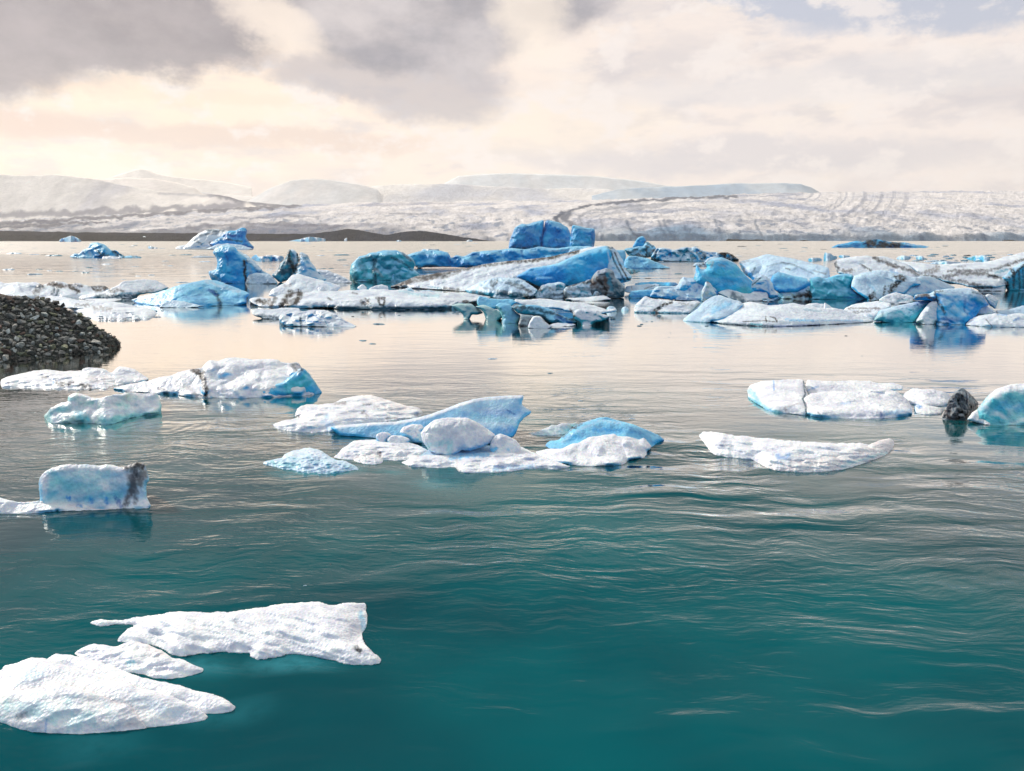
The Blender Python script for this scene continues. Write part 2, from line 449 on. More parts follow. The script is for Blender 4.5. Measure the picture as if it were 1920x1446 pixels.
# dark rain clouds
dk = maxm(blob(20, 40, 480, 195, .0, 1.15, .6), blob(400, 30, 260, 130, .12, 1.15, .5), blob(50, 165, 270, 92, .08, 1.2, .5), blob(330, 130, 240, 62, .05, 1.2, .5))
dk2 = maxm(blob(740, 70, 250, 96, -.05, 1.2, .5), blob(870, 85, 125, 90, -.3, 1.2, .4), blob(1090, -5, 190, 88, .45, 1.2, .35), blob(560, 10, 160, 50, 0, 1.2, .4))
dk3 = t.m('MULTIPLY', maxm(blob(800, 185, 175, 66, -.12, 1.25, .4), blob(650, 175, 130, 34, -.2, 1.3, .3)), .7)
inn = t.noise(t.map(ae, (.35, .6, 1), (5, 5, 2)), 1.0, 7, .6)
dkc = t.mix(t.ss(inn, .32, .68), RGB(124, 120, 130), RGB(166, 158, 164))
dkc2 = t.mix(t.ss(inn, .35, .66), RGB(124, 126, 142), RGB(196, 190, 194))
base = t.mix(t.m('MULTIPLY', dk3, .95), base, RGB(160, 158, 170))
base = t.mix(t.m('MULTIPLY', dk2, .9), base, dkc2)
base = t.mix(t.m('MULTIPLY', dk, .96), base, dkc)
base = t.mix(t.m('MULTIPLY', blob(545, 100, 105, 42, -.35, 1.25, .1), .8), base, RGB(244, 228, 214))
base = t.mix(t.m('MULTIPLY', blob(985, 60, 75, 90, -.2, 1.2, .1), .7), base, RGB(244, 230, 216))
# higher sky, above the frame: broken grey overcast
nh = t.noise(t.map(ae, (.16, .3, 1), (2, 7, 1)), 1.0, 7, .6)
upc = t.mix(t.ss(nh, .4, .64), RGB(172, 174, 174), RGB(250, 234, 210))
upc = t.mix(t.m('MULTIPLY', t.ss(az, -1, 6), .6), upc, RGB(250, 236, 220))
base = t.mix(t.ss(el, 4.8, 7.6), base, upc)
# unseen sky behind the camera, made darker and bluer to shade the berg fronts
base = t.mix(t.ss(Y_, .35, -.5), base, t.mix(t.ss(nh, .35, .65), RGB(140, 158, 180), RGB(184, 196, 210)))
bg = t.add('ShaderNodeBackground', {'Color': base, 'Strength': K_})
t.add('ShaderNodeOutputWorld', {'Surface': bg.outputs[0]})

# ---------- water ----------
wm, t = new_mat('lagoon_water')
pos = t.add('ShaderNodeNewGeometry').outputs['Position']
sx, sy, sz = t.add('ShaderNodeSeparateXYZ', {0: pos}).outputs
big = t.noise(pos, .055, 3, .5)
# swell (long crests across the view), cross ripples, fine chop
dw = t.add('ShaderNodeCombineXYZ', {0: t.m('MULTIPLY', t.m('SUBTRACT', t.noise(pos, .35, 2), .5), 1.6), 1: t.m('MULTIPLY', t.m('SUBTRACT', t.noise(t.map(pos, (1, 1, 1), (9, 2, 0)), .35, 2), .5), 1.6)}).outputs[0]
pw = t.add('ShaderNodeVectorMath', {0: pos, 1: dw}, operation='ADD').outputs[0]
h1 = t.m('SUBTRACT', t.noise(t.map(pw, (.17, .62, 1), rot=(0, 0, R(-7))), 1.0, 2, .45), .5)
h2 = t.m('SUBTRACT', t.noise(t.map(pw, (.9, 2.6, 1), rot=(0, 0, R(12))), 1.0, 3, .55), .5)
h3 = t.m('SUBTRACT', t.noise(t.map(pw, (3.0, 8.5, 1), rot=(0, 0, R(-16))), 1.0, 3, .6), .5)
h4 = t.m('SUBTRACT', t.noise(t.map(pw, (1.6, 5.2, 1), rot=(0, 0, R(24))), 1.0, 2, .5), .5)
calm = t.ss(sy, 24, 40, 1.0, .10)
calm2 = t.ss(sy, 60, 400, 1.0, 2.5)
right = t.ss(sx, -4, 5, .35, 1.0)
reg = t.ss(big, .38, .62, .4, 1.0)
reg2 = t.ss(t.noise(t.map(pos, (1, 1.6, 1), (30, 11, 0)), .16, 3), .40, .62, .3, 1.0)
near = t.ss(sy, 8, 13, .85, 1.0)
H = t.m('MULTIPLY', h1, t.m('MULTIPLY', right, t.ss(t.noise(t.map(pos, (1, 1, 1), (50, 3, 0)), .075, 2), .36, .6, .06, .34)))
H = t.m('ADD', H, t.m('MULTIPLY', h2, t.m('MULTIPLY', reg, .040)))
H = t.m('ADD', H, t.m('MULTIPLY', h4, t.m('MULTIPLY', reg2, .016)))
H = t.m('ADD', H, t.m('MULTIPLY', h3, t.m('MULTIPLY', reg2, .007)))
H = t.m('MULTIPLY', H, t.m('MULTIPLY', calm, near))
def lee(px, py, rx, ry):
    x, y = ground(px, py)
    d = t.add('ShaderNodeVectorMath', {0: t.add('ShaderNodeVectorMath', {0: pw, 1: (x, y, 0)}, operation='SUBTRACT').outputs[0], 1: (1 / rx, 1 / ry, 0)}, operation='MULTIPLY').outputs[0]
    return t.ss(t.add('ShaderNodeVectorMath', {0: d}, operation='LENGTH').outputs['Value'], 1.2, .4)
le = lee(880, 905, 2.4, 2.0)
for a in ((190, 800, 2.2, 1.6), (470, 755, 4.0, 2.4), (1430, 795, 3.2, 2.4), (1580, 905, 2.0, 1.6), (130, 1000, 2.6, 1.8), (1850, 830, 2.6, 3.0)): le = t.m('MAXIMUM', le, lee(*a))
H = t.m('MULTIPLY', H, t.m('SUBTRACT', 1.0, t.m('MULTIPLY', le, .82)))
h5 = t.noise(t.map(pos, (.5, 1.6, 1)), 1.0, 4, .6)
H = t.m('ADD', H, t.m('MULTIPLY', h5, .010))
h6 = t.noise(t.map(pos, (.10, .26, 1)), 1.0, 3, .5)
H = t.m('ADD', H, t.m('MULTIPLY', h6, t.ss(sy, 90, 300, 0.0, 1.6)))
def rings(px, py, wl, r0, amp):
    x, y = ground(px, py)
    dd = t.add('ShaderNodeVectorMath', {0: pw, 1: (x, y, 0)}, operation='DISTANCE').outputs['Value']
    return t.m('MULTIPLY', t.m('SINE', t.m('MULTIPLY', dd, 6.283 / wl)), t.m('MULTIPLY', t.ss(dd, r0, r0 * .2), amp))
H = t.m('ADD', H, rings(672, 1212, .085, 1.1, .0012)); H = t.m('ADD', H, rings(1290, 850, .3, 2.2, .0025)); H = t.m('ADD', H, rings(300, 800, .45, 3.0, .002))
bp = t.add('ShaderNodeBump', {'Height': H, 'Strength': 1.0, 'Distance': 1.0}).outputs[0]
# milky melt-water: colour drifts between deeper and paler teal, paler over drowned ice
teal = t.mix(t.ss(t.noise(pos, .09, 4), .35, .65), RGB(0, 64, 75), RGB(0, 92, 99))
def patch(px, py, r, st):
    x, y = ground(px, py)
    d = t.add('ShaderNodeVectorMath', {0: t.add('ShaderNodeVectorMath', {0: pw, 1: (x, y, 0)}, operation='SUBTRACT').outputs[0], 1: (1 / r, 1 / (r * .55), 0)}, operation='MULTIPLY').outputs[0]
    ln = t.add('ShaderNodeVectorMath', {0: d}, operation='LENGTH').outputs['Value']
    return t.m('MULTIPLY', t.ss(ln, 1.1, .1), st)
pt = patch(560, 1240, .8, .55)
for a in ((420, 1245, .7, .4), (430, 1330, .8, .2), (200, 1385, .9, .15), (585, 888, 1.5, .75), (830, 905, 1.0, .3), (1430, 775, 1.0, .5), (190, 800, 1.4, .4), (720, 885, 1.0, .3), (1000, 790, 1.0, .4)):
    pt = t.m('MAXIMUM', pt, patch(*a))
pt = t.m('MULTIPLY', pt, t.ss(t.noise(pos, 2.2, 5, .65), .3, .6, .35, 1.0))
teal = t.mix(pt, teal, RGB(60, 150, 165))
fr = t.add('ShaderNodeFresnel', {'IOR': 1.33, 'Normal': bp}).outputs[0]
fac = t.m('MAXIMUM', t.ss(fr, .048, .46), t.m('MULTIPLY', fr, .2))
dif = t.add('ShaderNodeBsdfDiffuse', {'Color': teal})
rgh = t.ss(sy, 80, 420, .03, .30)      # unresolved ripples of the open lagoon
glo = t.add('ShaderNodeBsdfGlossy', {'Color': (.97, .95, .91, 1), 'Roughness': rgh, 'Normal': bp})
mx = t.add('ShaderNodeMixShader', {0: fac, 1: dif.outputs[0], 2: glo.outputs[0]})
t.add('ShaderNodeOutputMaterial', {'Surface': mx.outputs[0]})
me = bpy.data.meshes.new('water'); S_ = 20000
me.from_pydata([(-S_, -300, 0), (S_, -300, 0), (S_, 20000, 0), (-S_, 20000, 0)], [], [(0, 1, 2, 3)]); me.materials.append(wm)
wo = bpy.data.objects.new('water', me); COL.objects.link(wo); tag(wo, kind='structure')

# ---------- far shore ----------
def land_material(name, bscale, bump, rough=.8):
    m, t = new_mat(name)
    p = t.add('ShaderNodeNewGeometry').outputs['Position']
    at = t.add('ShaderNodeAttribute', attribute_name='ice').outputs['Color']
    n1 = t.noise(t.map(p, (1, .5, 1)), 1 / (bscale * 6), 6, .65)
    n2 = t.noise(t.map(p, (1, .5, 2)), 1 / bscale, 5, .7)
    br = t.m('ADD', t.ss(n1, .3, .7, .82, 1.08), t.ss(n2, .3, .7, -.08, .07))
    c = t.mix(1.0, at, t.add('ShaderNodeCombineColor', {0: br, 1: br, 2: br}).outputs[0], 'MULTIPLY')
    bp = t.add('ShaderNodeBump', {'Height': t.m('ADD', n1, t.m('MULTIPLY', n2, .6)), 'Strength': bump, 'Distance': bscale * 1.6}).outputs[0]
    b = t.add('ShaderNodeBsdfPrincipled', {'Base Color': c, 'Roughness': rough, 'Normal': bp, 'Specular IOR Level': 0.0})
    t.add('ShaderNodeOutputMaterial', {'Surface': b.outputs[0]})
    return m
def sheet(name, profs, x0, x1, step, rows, colf, mat, amp=1.5, nsc=60.0, drop=True, seed=1, rough_y=1.0):
    """ground sheet through profile lines; each profile = (distance, [(px, py), ...])"""
    us = np.arange(x0, x1 + step, step); nr = []
    Pp = []
    for i in range(len(profs) - 1):
        (d0, l0), (d1, l1) = profs[i], profs[i + 1]
        m = rows[i]
        y0 = np.interp(us, *zip(*l0)); y1 = np.interp(us, *zip(*l1))
        for k in range(m + (1 if i == len(profs) - 2 else 0)):
            f = k / m; fy = f
            Pp.append((d0 * (d1 / d0) ** f, y0 + (y1 - y0) * fy))
    D = np.array([np.full(len(us), d) for d, _ in Pp]); Y = np.array([y for _, y in Pp]); U = np.tile(us, (len(Pp), 1))
    a, s = ray(U.ravel(), Y.ravel()); Df = D.ravel()
    Z = HC - s * Df; X = a * Df
    P3 = np.c_[X, Df, np.zeros(len(X))]
    Z = Z + amp * (fbm(P3 / nsc, 6, seed, .6) + .5 * np.abs(fbm(P3 / nsc * 2.3, 4, seed + 4)))
    V = np.c_[X, Df, Z]; nU, nR = len(us), len(Pp)
    C = colf(U.ravel(), Y.ravel(), P3)
    if drop:
        last = V[-nU:].copy(); last[:, 1] += 500; last[:, 0] *= (last[:, 1] / V[-nU:, 1]); last[:, 2] = np.minimum(last[:, 2] - 250, -2); V = np.r_[V, last]; C = np.r_[C, C[-nU:]]; nR += 1
    idx = np.arange(nU * nR).reshape(nR, nU)
    f = np.c_[idx[:-1, :-1].ravel(), idx[:-1, 1:].ravel(), idx[1:, 1:].ravel(), idx[1:, :-1].ravel()]
    o = mesh_obj(name, V, f, C, mat)
    return tag(o, kind='structure')
def paint(C, U, Y, pl, w, col, a, seed=3, aspect=1.0):
    Q = np.c_[U, Y]; pl = np.array(pl, float)
    Q = Q + np.stack([fbm(np.c_[Q / 26.0, np.zeros(len(Q))], 4, seed), fbm(np.c_[Q / 26.0, np.ones(len(Q)) * 5], 4, seed)], 1) * w * .9
    Q[:, 1] *= aspect; pl = pl * [1, aspect]
    d, _ = seg_dist(Q, pl[:-1], pl[1:], 20000)
    t_ = (1 - sstep(d, w * .3, w))[:, None] * a
    return C * (1 - t_) + lin(col) * t_
def gl_col(U, Y, P3):
    n = fbm(P3 / np.array([220, 700, 1]), 5, 3)[:, None]
    n2 = fbm(P3 / np.array([60, 120, 1]), 4, 8)[:, None]
    C = lin((242, 238, 238)) + (lin((150, 164, 196)) - lin((242, 238, 238))) * sstep(n, -.1, .5) * .75
    C = C * (1 + .18 * n2)
    grey = (56, 62, 88)
    dirty = sstep(Y + n[:, 0] * 26, 416, 440)[:, None] * sstep(-U, -1010, -700)[:, None]
    C = C * (1 - dirty * .75) + lin((120, 122, 136)) * dirty * .75
    icef = sstep(Y + n[:, 0] * 24, 425, 446)[:, None] * sstep(U, 940, 1150)[:, None]
    C = C * (1 - icef * .75) + lin((120, 160, 190)) * icef * .75
    mott = sstep(fbm(P3 / np.array([34, 130, 1]), 4, 21), .05, .4)[:, None] * sstep(Y, 384, 420)[:, None]
    C = C * (1 - mott * .7) + lin((84, 112, 148)) * mott * .7
    fl = np.array([(1040, 450), (1045, 425), (1040, 410), (1060, 397), (1100, 388), (1180, 380), (1300, 372), (1500, 364)], float) * [1, 2.2]
    dd, _ = seg_dist(np.c_[U, Y * 2.2], fl[:-1], fl[1:], 20000)
    band = fbm(np.c_[dd / 9.0, U / 260.0, Y * 0], 4, 31)
    bm_ = sstep(band, .0, .35)[:, None] * sstep(U, 1000, 1060)[:, None] * (1 - sstep(dd, 120, 330))[:, None]
    C = C * (1 - bm_ * .55) + lin((120, 132, 158)) * bm_ * .55
    lf = sstep(fbm(np.c_[(Y + (U - 400) * .035) / 5.0, U / 300.0, Y * 0], 4, 41), .05, .4)[:, None] * sstep(-U, -960, -820)[:, None]
    C = C * (1 - lf * .45) + lin((150, 150, 166)) * lf * .45
    C = paint(C, U, Y, [(1050, 425), (1040, 410), (1060, 397), (1100, 388), (1150, 381), (1220, 376), (1300, 371), (1380, 369)], 6, (70, 84, 108), .95, aspect=1.6)
    C = paint(C, U, Y, [(1075, 425), (1055, 410), (1068, 400)], 11, (70, 84, 108), .85, aspect=1.3)
    C = paint(C, U, Y, [(1092, 425), (1085, 408), (1110, 396), (1180, 387), (1260, 382)], 3, (128, 136, 152), .6)
    C = paint(C, U, Y, [(1130, 425), (1125, 408), (1160, 396), (1230, 389)], 3, (140, 146, 160), .5)
    for x_ in (1240, 1250, 1345, 1180, 1420): C = paint(C, U, Y, [(x_ - 6, 416), (x_, 428), (x_ + 8, 442)], 4, (70, 100, 132), .6, seed=x_)
    C = paint(C, U, Y, [(-200, 425), (0, 421), (120, 413), (240, 405), (380, 396), (500, 389), (560, 386)], 9, grey, .85, aspect=1.7)
    C = paint(C, U, Y, [(0, 428), (60, 424), (200, 418)], 6, (70, 72, 90), .8, aspect=1.4)
    C = paint(C, U, Y, [(400, 415), (540, 406), (600, 408)], 4, (130, 132, 148), .6, aspect=1.4)
    C = paint(C, U, Y, [(730, 402), (800, 402)], 2.5, (130, 134, 150), .7)
    C = paint(C, U, Y, [(350, 426), (500, 420), (640, 426)], 6, (110, 112, 128), .7, aspect=1.3)
    return C
glm = land_material('glacier_ice', 9, 1.0)
sheet('glacier', [(2300, [(-500, 454), (2400, 454)]), (2325, [(-500, 446), (940, 446), (1060, 441), (1300, 439), (1500, 441), (1920, 440), (2400, 440)]),
                  (3100, [(-500, 420), (0, 428), (300, 414), (500, 412), (900, 416), (1050, 408), (1300, 400), (1600, 398), (1920, 402), (2400, 404)]),
                  (4000, [(-500, 412), (0, 418), (200, 408), (500, 394), (800, 390), (1050, 389), (1300, 379), (1540, 377), (1920, 379), (2400, 380)]),
                  (5300, [(-500, 414), (0, 414), (250, 402), (520, 386), (700, 380), (900, 378), (1050, 377), (1300, 370), (1400, 364), (1540, 361), (1920, 358), (2400, 357)])],
      -420, 2340, 2.2, [4, 26, 22, 18], gl_col, glm, amp=13, nsc=90)
def up_col(U, Y, P3):
    n = fbm(P3 / np.array([500, 1500, 1]), 5, 5)[:, None]
    C = lin((250, 243, 236)) + (lin((206, 204, 212)) - lin((250, 243, 236))) * sstep(n, -.05, .5)
    C = paint(C, U, Y, [(395, 364), (440, 376), (500, 384), (600, 386)], 10, (70, 76, 104), .9, aspect=1.4)
    C = paint(C, U, Y, [(-300, 405), (0, 402), (150, 399), (330, 392), (450, 386)], 13, (92, 96, 122), .8, aspect=1.5)
    C = paint(C, U, Y, [(300, 362), (400, 368)], 4, (140, 140, 156), .5)
    return C
sheet('snow_slope', [(5400, [(-500, 424), (0, 420), (250, 408), (560, 392), (700, 390)]), (5900, [(-500, 312), (0, 327), (100, 328), (160, 334), (250, 350), (330, 362), (410, 366), (430, 371), (460, 379), (560, 386), (700, 391)])],
      -420, 700, 3, [40], up_col, land_material('snow', 20, .35), amp=12, nsc=400, seed=5)
def plain(c1, c2, sc=600):
    def f(U, Y, P3):
        n = fbm(P3 / np.array([sc, sc * 2, 1]), 5, 7)[:, None]
        return lin(c1) + (lin(c2) - lin(c1)) * sstep(n, -.2, .4)
    return f
snow_far = land_material('far_snow', 40, .5)
sheet('snowfield', [(6000, [(300, 400), (2000, 392)]), (6900, [(100, 338), (180, 335), (300, 352), (440, 368), (520, 372), (600, 366), (700, 350), (760, 346), (850, 347), (1000, 352), (1100, 355), (1300, 362), (1450, 367)])],
      100, 1450, 4, [26], plain((244, 240, 236), (196, 200, 212)), snow_far, amp=18, nsc=900, seed=8)
rock_far = land_material('far_rock', 60, .2)  # mountain colours below are paled towards the sky: distance haze painted in
for nm, prof, d, ca, cb in (('mountain', [(130, 352), (150, 340), (162, 335), (200, 337), (240, 333), (290, 335), (330, 342), (365, 352), (390, 372)], 6500, (246, 238, 232), (250, 244, 236)),
                      ('mountain', [(180, 342), (225, 327), (262, 315), (275, 318), (292, 325), (325, 332), (420, 341), (470, 352)], 7700, (250, 242, 234), (252, 246, 238)),
                      ('mountain', [(460, 380), (485, 366), (505, 354), (522, 348), (545, 339), (590, 335), (640, 341), (682, 347), (708, 356), (716, 366), (735, 380)], 6600, (218, 220, 222), (234, 230, 228)),
                      ('mountain', [(820, 352), (842, 340), (860, 331), (900, 327), (1000, 325), (1120, 331), (1200, 340), (1260, 350)], 7300, (224, 230, 234), (238, 238, 238)),
                      ('mountain', [(1110, 368), (1160, 356), (1230, 351), (1300, 348), (1380, 345), (1470, 344), (1502, 346), (1522, 353), (1545, 366)], 5950, (160, 184, 206), (200, 212, 222))):
    lo_, hi_ = prof[0][0], prof[-1][0]
    sheet(nm, [(d - 700, [(lo_, 400), (hi_, 400)]), (d, prof)], lo_, hi_, 4, [24], plain(ca, cb, 300), rock_far, amp=9, nsc=700, seed=int(d) % 97)
def mor_col(U, Y, P3):
    n = fbm(P3 / np.array([60, 200, 1]), 5, 3)[:, None]
    C = lin((8, 11, 28)) + (lin((30, 32, 52)) - lin((8, 11, 28))) * sstep(n, -.2, .5)
    return C
morm = land_material('moraine_gravel', 6, .8, .95)
sheet('moraine', [(2120, [(-500, 455), (960, 455)]), (2200, [(-500, 431), (0, 433), (150, 436), (300, 437), (430, 438), (560, 439), (600, 441), (720, 440), (830, 445), (900, 450), (950, 455)])],
      -420, 950, 3, [18], mor_col, morm, amp=2.0, nsc=40)
sheet('hills', [(2060, [(480, 455.5), (945, 455.5)]), (2110, [(480, 453), (560, 440), (600, 437), (625, 433), (652, 429), (672, 431), (700, 437), (722, 441), (745, 437), (775, 433), (800, 434), (840, 440), (870, 445), (905, 450), (940, 454)])],
      480, 940, 3, [16], plain((12, 22, 44), (34, 42, 64), 50), morm, amp=1.6, nsc=30, seed=6)
sheet('shore', [(2040, [(-500, 455.8), (560, 455.8)]), (2080, [(-500, 440), (0, 441), (100, 442), (170, 440), (230, 442), (300, 447), (480, 451), (550, 455)])],
      -420, 550, 4, [10], plain((6, 8, 20), (24, 26, 40), 50), morm, amp=1.0, nsc=30, seed=9)

# ---------- haze ----------
if HAZE > 0:
    bpy.ops.mesh.primitive_cube_add(size=1, location=(0, 4150, 389)); hz = bpy.context.object; hz.name = 'haze'
    hz.scale = (14000, 8900, 782)
    hm, t = new_mat('haze_air')
    pv = t.add('ShaderNodeVolumePrincipled', {'Color': (*HAZEC, 1), 'Density': HAZE, 'Anisotropy': .35})
    t.add('ShaderNodeOutputMaterial', {'Volume': pv.outputs[0]})
    hz.data.materials.append(hm); tag(hz, kind='stuff')
# ================= foreground floes =================
S = stroke
berg('ice_floe', 'broad flat white floe with a squared right end and dark debris spot on its tip', 'ice floe', [
    lobe('K', '435,225 480,210 580,215 650,203 740,190 870,172 1000,178 1130,172 1260,155 1370,135 1540,125 1600,140 1690,133 1783,133 1778,165 1788,200 1782,250 1757,285 1775,330 1810,365 1858,405 1850,425 1800,432 1680,430 1640,415 1560,400 1430,378 1370,388 1330,400 1250,408 1215,395 1220,375 1090,370 980,380 880,392 830,385 800,360 740,335 640,330 570,318 580,295 610,265 660,240 560,235 490,243 440,235',
         'f', z0=.24, amp=.03, sc_=.6, scal=.5, an=(-.55, 3.2), jag=1.5, eb=7, face='V', top='W', nz=(-.5, .55), rnd=2, g=2.3)],
    [S('K', '1732,352 1752,362', 9, 'K', .95, .5), S('K', '1142,222 1148,226', 6, 'K', .8), S('K', '745,280 790,272', 9, 'E', .7), S('K', '1125,216 1165,216', 9, 'E', .7),
     S('K', '1755,180 1772,260', 10, 'L', .7), S('K', '900,300 1300,270', 30, 'E', .18, 1.2), S('K', '1450,330 1700,400', 25, 'E', .2, 1.2)])
berg('ice_floe', 'small white floe with a scalloped ridge wedged between two larger foreground floes', 'ice floe', [
    lobe('K', '360,378 400,350 455,328 490,335 560,345 610,325 650,314 720,335 790,365 840,400 890,405 940,430 992,452 985,468 900,492 820,502 740,497 700,480 620,470 540,455 440,430',
         'f', z0=.26, amp=.05, sc_=.3, scal=.7, face='L', top='W', nz=(-.4, .5), rnd=2),
    lobe('K', '600,335 650,314 720,335 790,365 840,400 880,425 820,445 760,480 700,440 650,385', 'f', z0=.30, cap=.6, amp=.04, sc_=.2, scal=.9, face='V', top='W', nz=(-.4, .5), rnd=2)],
    [S('K', '625,425 650,420', 9, 'C', .6)])
berg('ice_floe', 'large lumpy white floe of overlapping ridges in the bottom left corner', 'ice floe', [
    lobe('K', '200,420 230,400 270,378 350,385 430,400 520,430 600,460 680,490 760,510 850,525 940,555 1040,575 1110,605 1150,640 1130,660 1060,670 1000,672 900,640 700,600 400,500',
         'f', z0=.2, amp=.03, sc_=.5, scal=.5, face='V', top='W', nz=(-.5, .5), rnd=3),
    lobe('K', '-90,470 0,460 20,435 80,425 150,396 210,400 300,425 400,455 520,490 620,515 690,550 760,560 850,590 930,625 1000,670 1017,690 985,705 880,722 760,735 640,742 300,720 0,690 -90,660',
         'f', z0=.36, cap=.5, amp=.03, sc_=.7, scal=.8, face='V', top='W', nz=(-.5, .5), rnd=3, eb=20),
    lobe('K', '-90,560 0,560 60,548 150,545 220,535 290,515 370,540 450,560 560,590 660,615 735,650 722,690 718,738 640,750 500,762 380,770 240,765 140,757 60,735 0,712 -90,690',
         'f', z0=.54, cap=.8, amp=.035, sc_=.7, scal=.9, face='L', top='W', nz=(-.45, .45), rnd=4, eb=26)],
    [S('K', '20,620 260,660 420,700', 34, 'A', .45, 1.4), S('K', '60,500 180,470', 26, 'L', .3, 1.4), S('K', '640,600 900,680', 16, 'V', .5, 1.3), S('K', '90,690 120,672', 12, 'Q', .6), S('K', '520,640 560,700', 16, 'A', .25), S('K', '100,480 330,560', 20, 'E', .25, 1.2), S('K', '225,700 222,760', 4, 'B', .5)])

# ================= left group =================
berg('iceberg', 'upright white and pale blue block with sooty black right corner and low frothy foot', 'iceberg', [
    lobe('G', '222,935 228,880 222,850 217,790 222,765 240,740 290,712 350,695 450,690 560,700 600,692 680,705 740,690 765,678 815,692 832,740 840,775 822,820 826,880 852,930 840,940 720,941 600,948 400,950 300,955',
         k=1.6, kf=1.0, fq=.3, base='222,955 852,940', amp=.03, scal=.8, jag=1.3, face='L', top='W', nz=(.1, .7), rnd=10, g=1.25),
    lobe('G', '-80,890 0,880 60,895 100,905 180,905 230,895 300,905 350,880 400,915 450,890 500,925 560,910 620,930 700,925 700,938 600,948 400,955 300,958 240,965 150,972 0,970 -80,968',
         k=.8, base='-80,968 150,972 240,965 400,957 700,942', amp=.07, scal=.9, jag=1.4, face='L', top='W', nz=(.1, .5), rnd=8)],
    [S('G', '290,840 650,850', 40, 'C', .55, .6), S('G', '290,750 600,745', 28, 'A', .5, .6), S('G', '700,705 765,690 810,700', 14, 'K', .85, .9), S('G', '740,720 760,760 735,850', 20, 'K', .7, .8), S('G', '760,740 745,820 720,880 700,930', 11, 'H', .85, .5), S('G', '770,695 800,720 795,800', 20, 'K', .75, .8), S('G', '745,760 760,900', 16, 'H', .7, .7),
     S('G', '380,880 385,885', 9, 'B', .9), S('G', '510,895 512,900', 10, 'B', .9), S('G', '600,890 602,905', 10, 'B', .8), S('G', '650,880 680,930', 9, 'D', .7),
     S('G', '435,925 460,925', 6, 'B', .7), S('G', '300,800 500,820', 22, 'A', .5), S('G', '250,780 250,880', 9, 'W', .7), S('G', '300,720 650,715', 8, 'W', .8)])
berg('iceberg', 'rounded aqua and white translucent block in front of the longer left floes', 'iceberg', [
    lobe('G', '245,425 280,380 330,350 380,340 385,305 430,288 480,300 520,318 560,322 640,300 720,290 800,292 880,290 900,330 910,370 908,410 820,420 740,430 640,465 580,470 520,462 400,462 270,462',
         k=.9, kf=2.5, fq=.3, amp=.07, scal=.9, facet=.3, jag=1.3, face='A', mix2='P', top='W', nz=(.3, .85), rnd=7, g=1.25)],
    [S('G', '540,330 530,460', 7, 'W', .8), S('G', '440,400 480,450', 20, 'C', .75), S('G', '640,330 880,340', 14, 'W', .6), S('G', '600,400 850,390', 12, 'V', .6), S('G', '420,300 440,330', 8, 'P', .5), S('G', '380,345 300,370', 6, 'W', .5)])
berg('ice_floe', 'long low white floe with two small black rocks frozen in it, reaching the left edge', 'ice floe', [
    lobe('G', '2,240 4,215 40,200 160,172 260,158 350,168 455,165 530,170 640,185 700,180 800,200 842,210 820,225 740,235 660,248 600,258 610,272 560,270 540,265 500,275 455,270 380,272 240,268 100,262 4,262',
         'f', z0=.55, amp=.12, sc_=1.1, scal=.8, face='V', top='W', nz=(-.2, .6), rnd=3, eb=5, jag=1.2),
    lobe('G', '450,235 458,180 462,150 530,148 600,160 625,178 670,138 700,140 760,160 800,185 842,212 820,226 740,236 640,246 540,250',
         k=.30, kf=1.5, amp=.05, scal=.8, facet=.6, face='L', top='W', nz=(.1, .6), base='450,256 842,232')],
    [S('G', '325,240 385,242', 8, 'K', .85, .9), S('G', '460,255 505,262', 13, 'K', .9), S('G', '240,205 270,200', 7, 'H', .6), S('G', '390,230 415,226', 5, 'K', .7), S('G', '610,190 720,182', 4, 'E', .7), S('G', '300,215 300,235', 4, 'B', .6)])
berg('iceberg', 'domed white berg split by a jagged black dirt crack, with a blue right end', 'iceberg', [
    lobe('G', '632,270 680,250 760,235 830,222 900,200 960,195 1010,170 1080,158 1130,150 1180,200 1200,315 1140,325 1060,312 960,298 880,295 800,286 700,284',
         k=.35, kf=1.5, fq=.2, amp=.05, scal=.7, facet=.6, face='L', top='W', nz=(.1, .55), jag=1.2, base='632,284 800,290 1200,326'),
    lobe('G', '1120,322 1120,200 1130,148 1180,105 1220,112 1280,90 1350,92 1430,102 1540,98 1600,120 1680,118 1700,150 1740,175 1780,240 1815,290 1760,300 1640,310 1500,317 1300,322 1200,318',
         k=.45, kf=1.6, fq=.3, amp=.07, scal=1.0, facet=1.0, face='M', top='W', nz=(.05, .6), jag=1.2, g=1.25),
    lobe('G', '1462,320 1468,275 1520,255 1600,225 1650,180 1690,150 1700,150 1738,178 1780,240 1815,292 1760,302 1640,312 1500,319',
         k=2.2, amp=.05, facet=1.2, face='M', mix2='C', top='L', nz=(.3, .8), base='1462,320 1815,296')],
    [S('G', '1082,152 1110,175 1130,190 1150,235 1162,300 1155,335', 9, 'K', 1, .7), S('G', '1130,165 1140,200', 12, 'K', .8, .9), S('G', '1195,120 1235,150 1250,210 1240,240', 10, 'E', .7), S('G', '1655,135 1685,165', 14, 'H', .8),
     S('G', '965,200 945,285', 9, 'E', .8), S('G', '900,265 940,290', 8, 'H', .6), S('G', '1080,300 1130,310', 10, 'N', .5), S('G', '1480,305 1800,290', 6, 'D', .45), S('G', '1000,240 1080,270', 8, 'N', .3)])

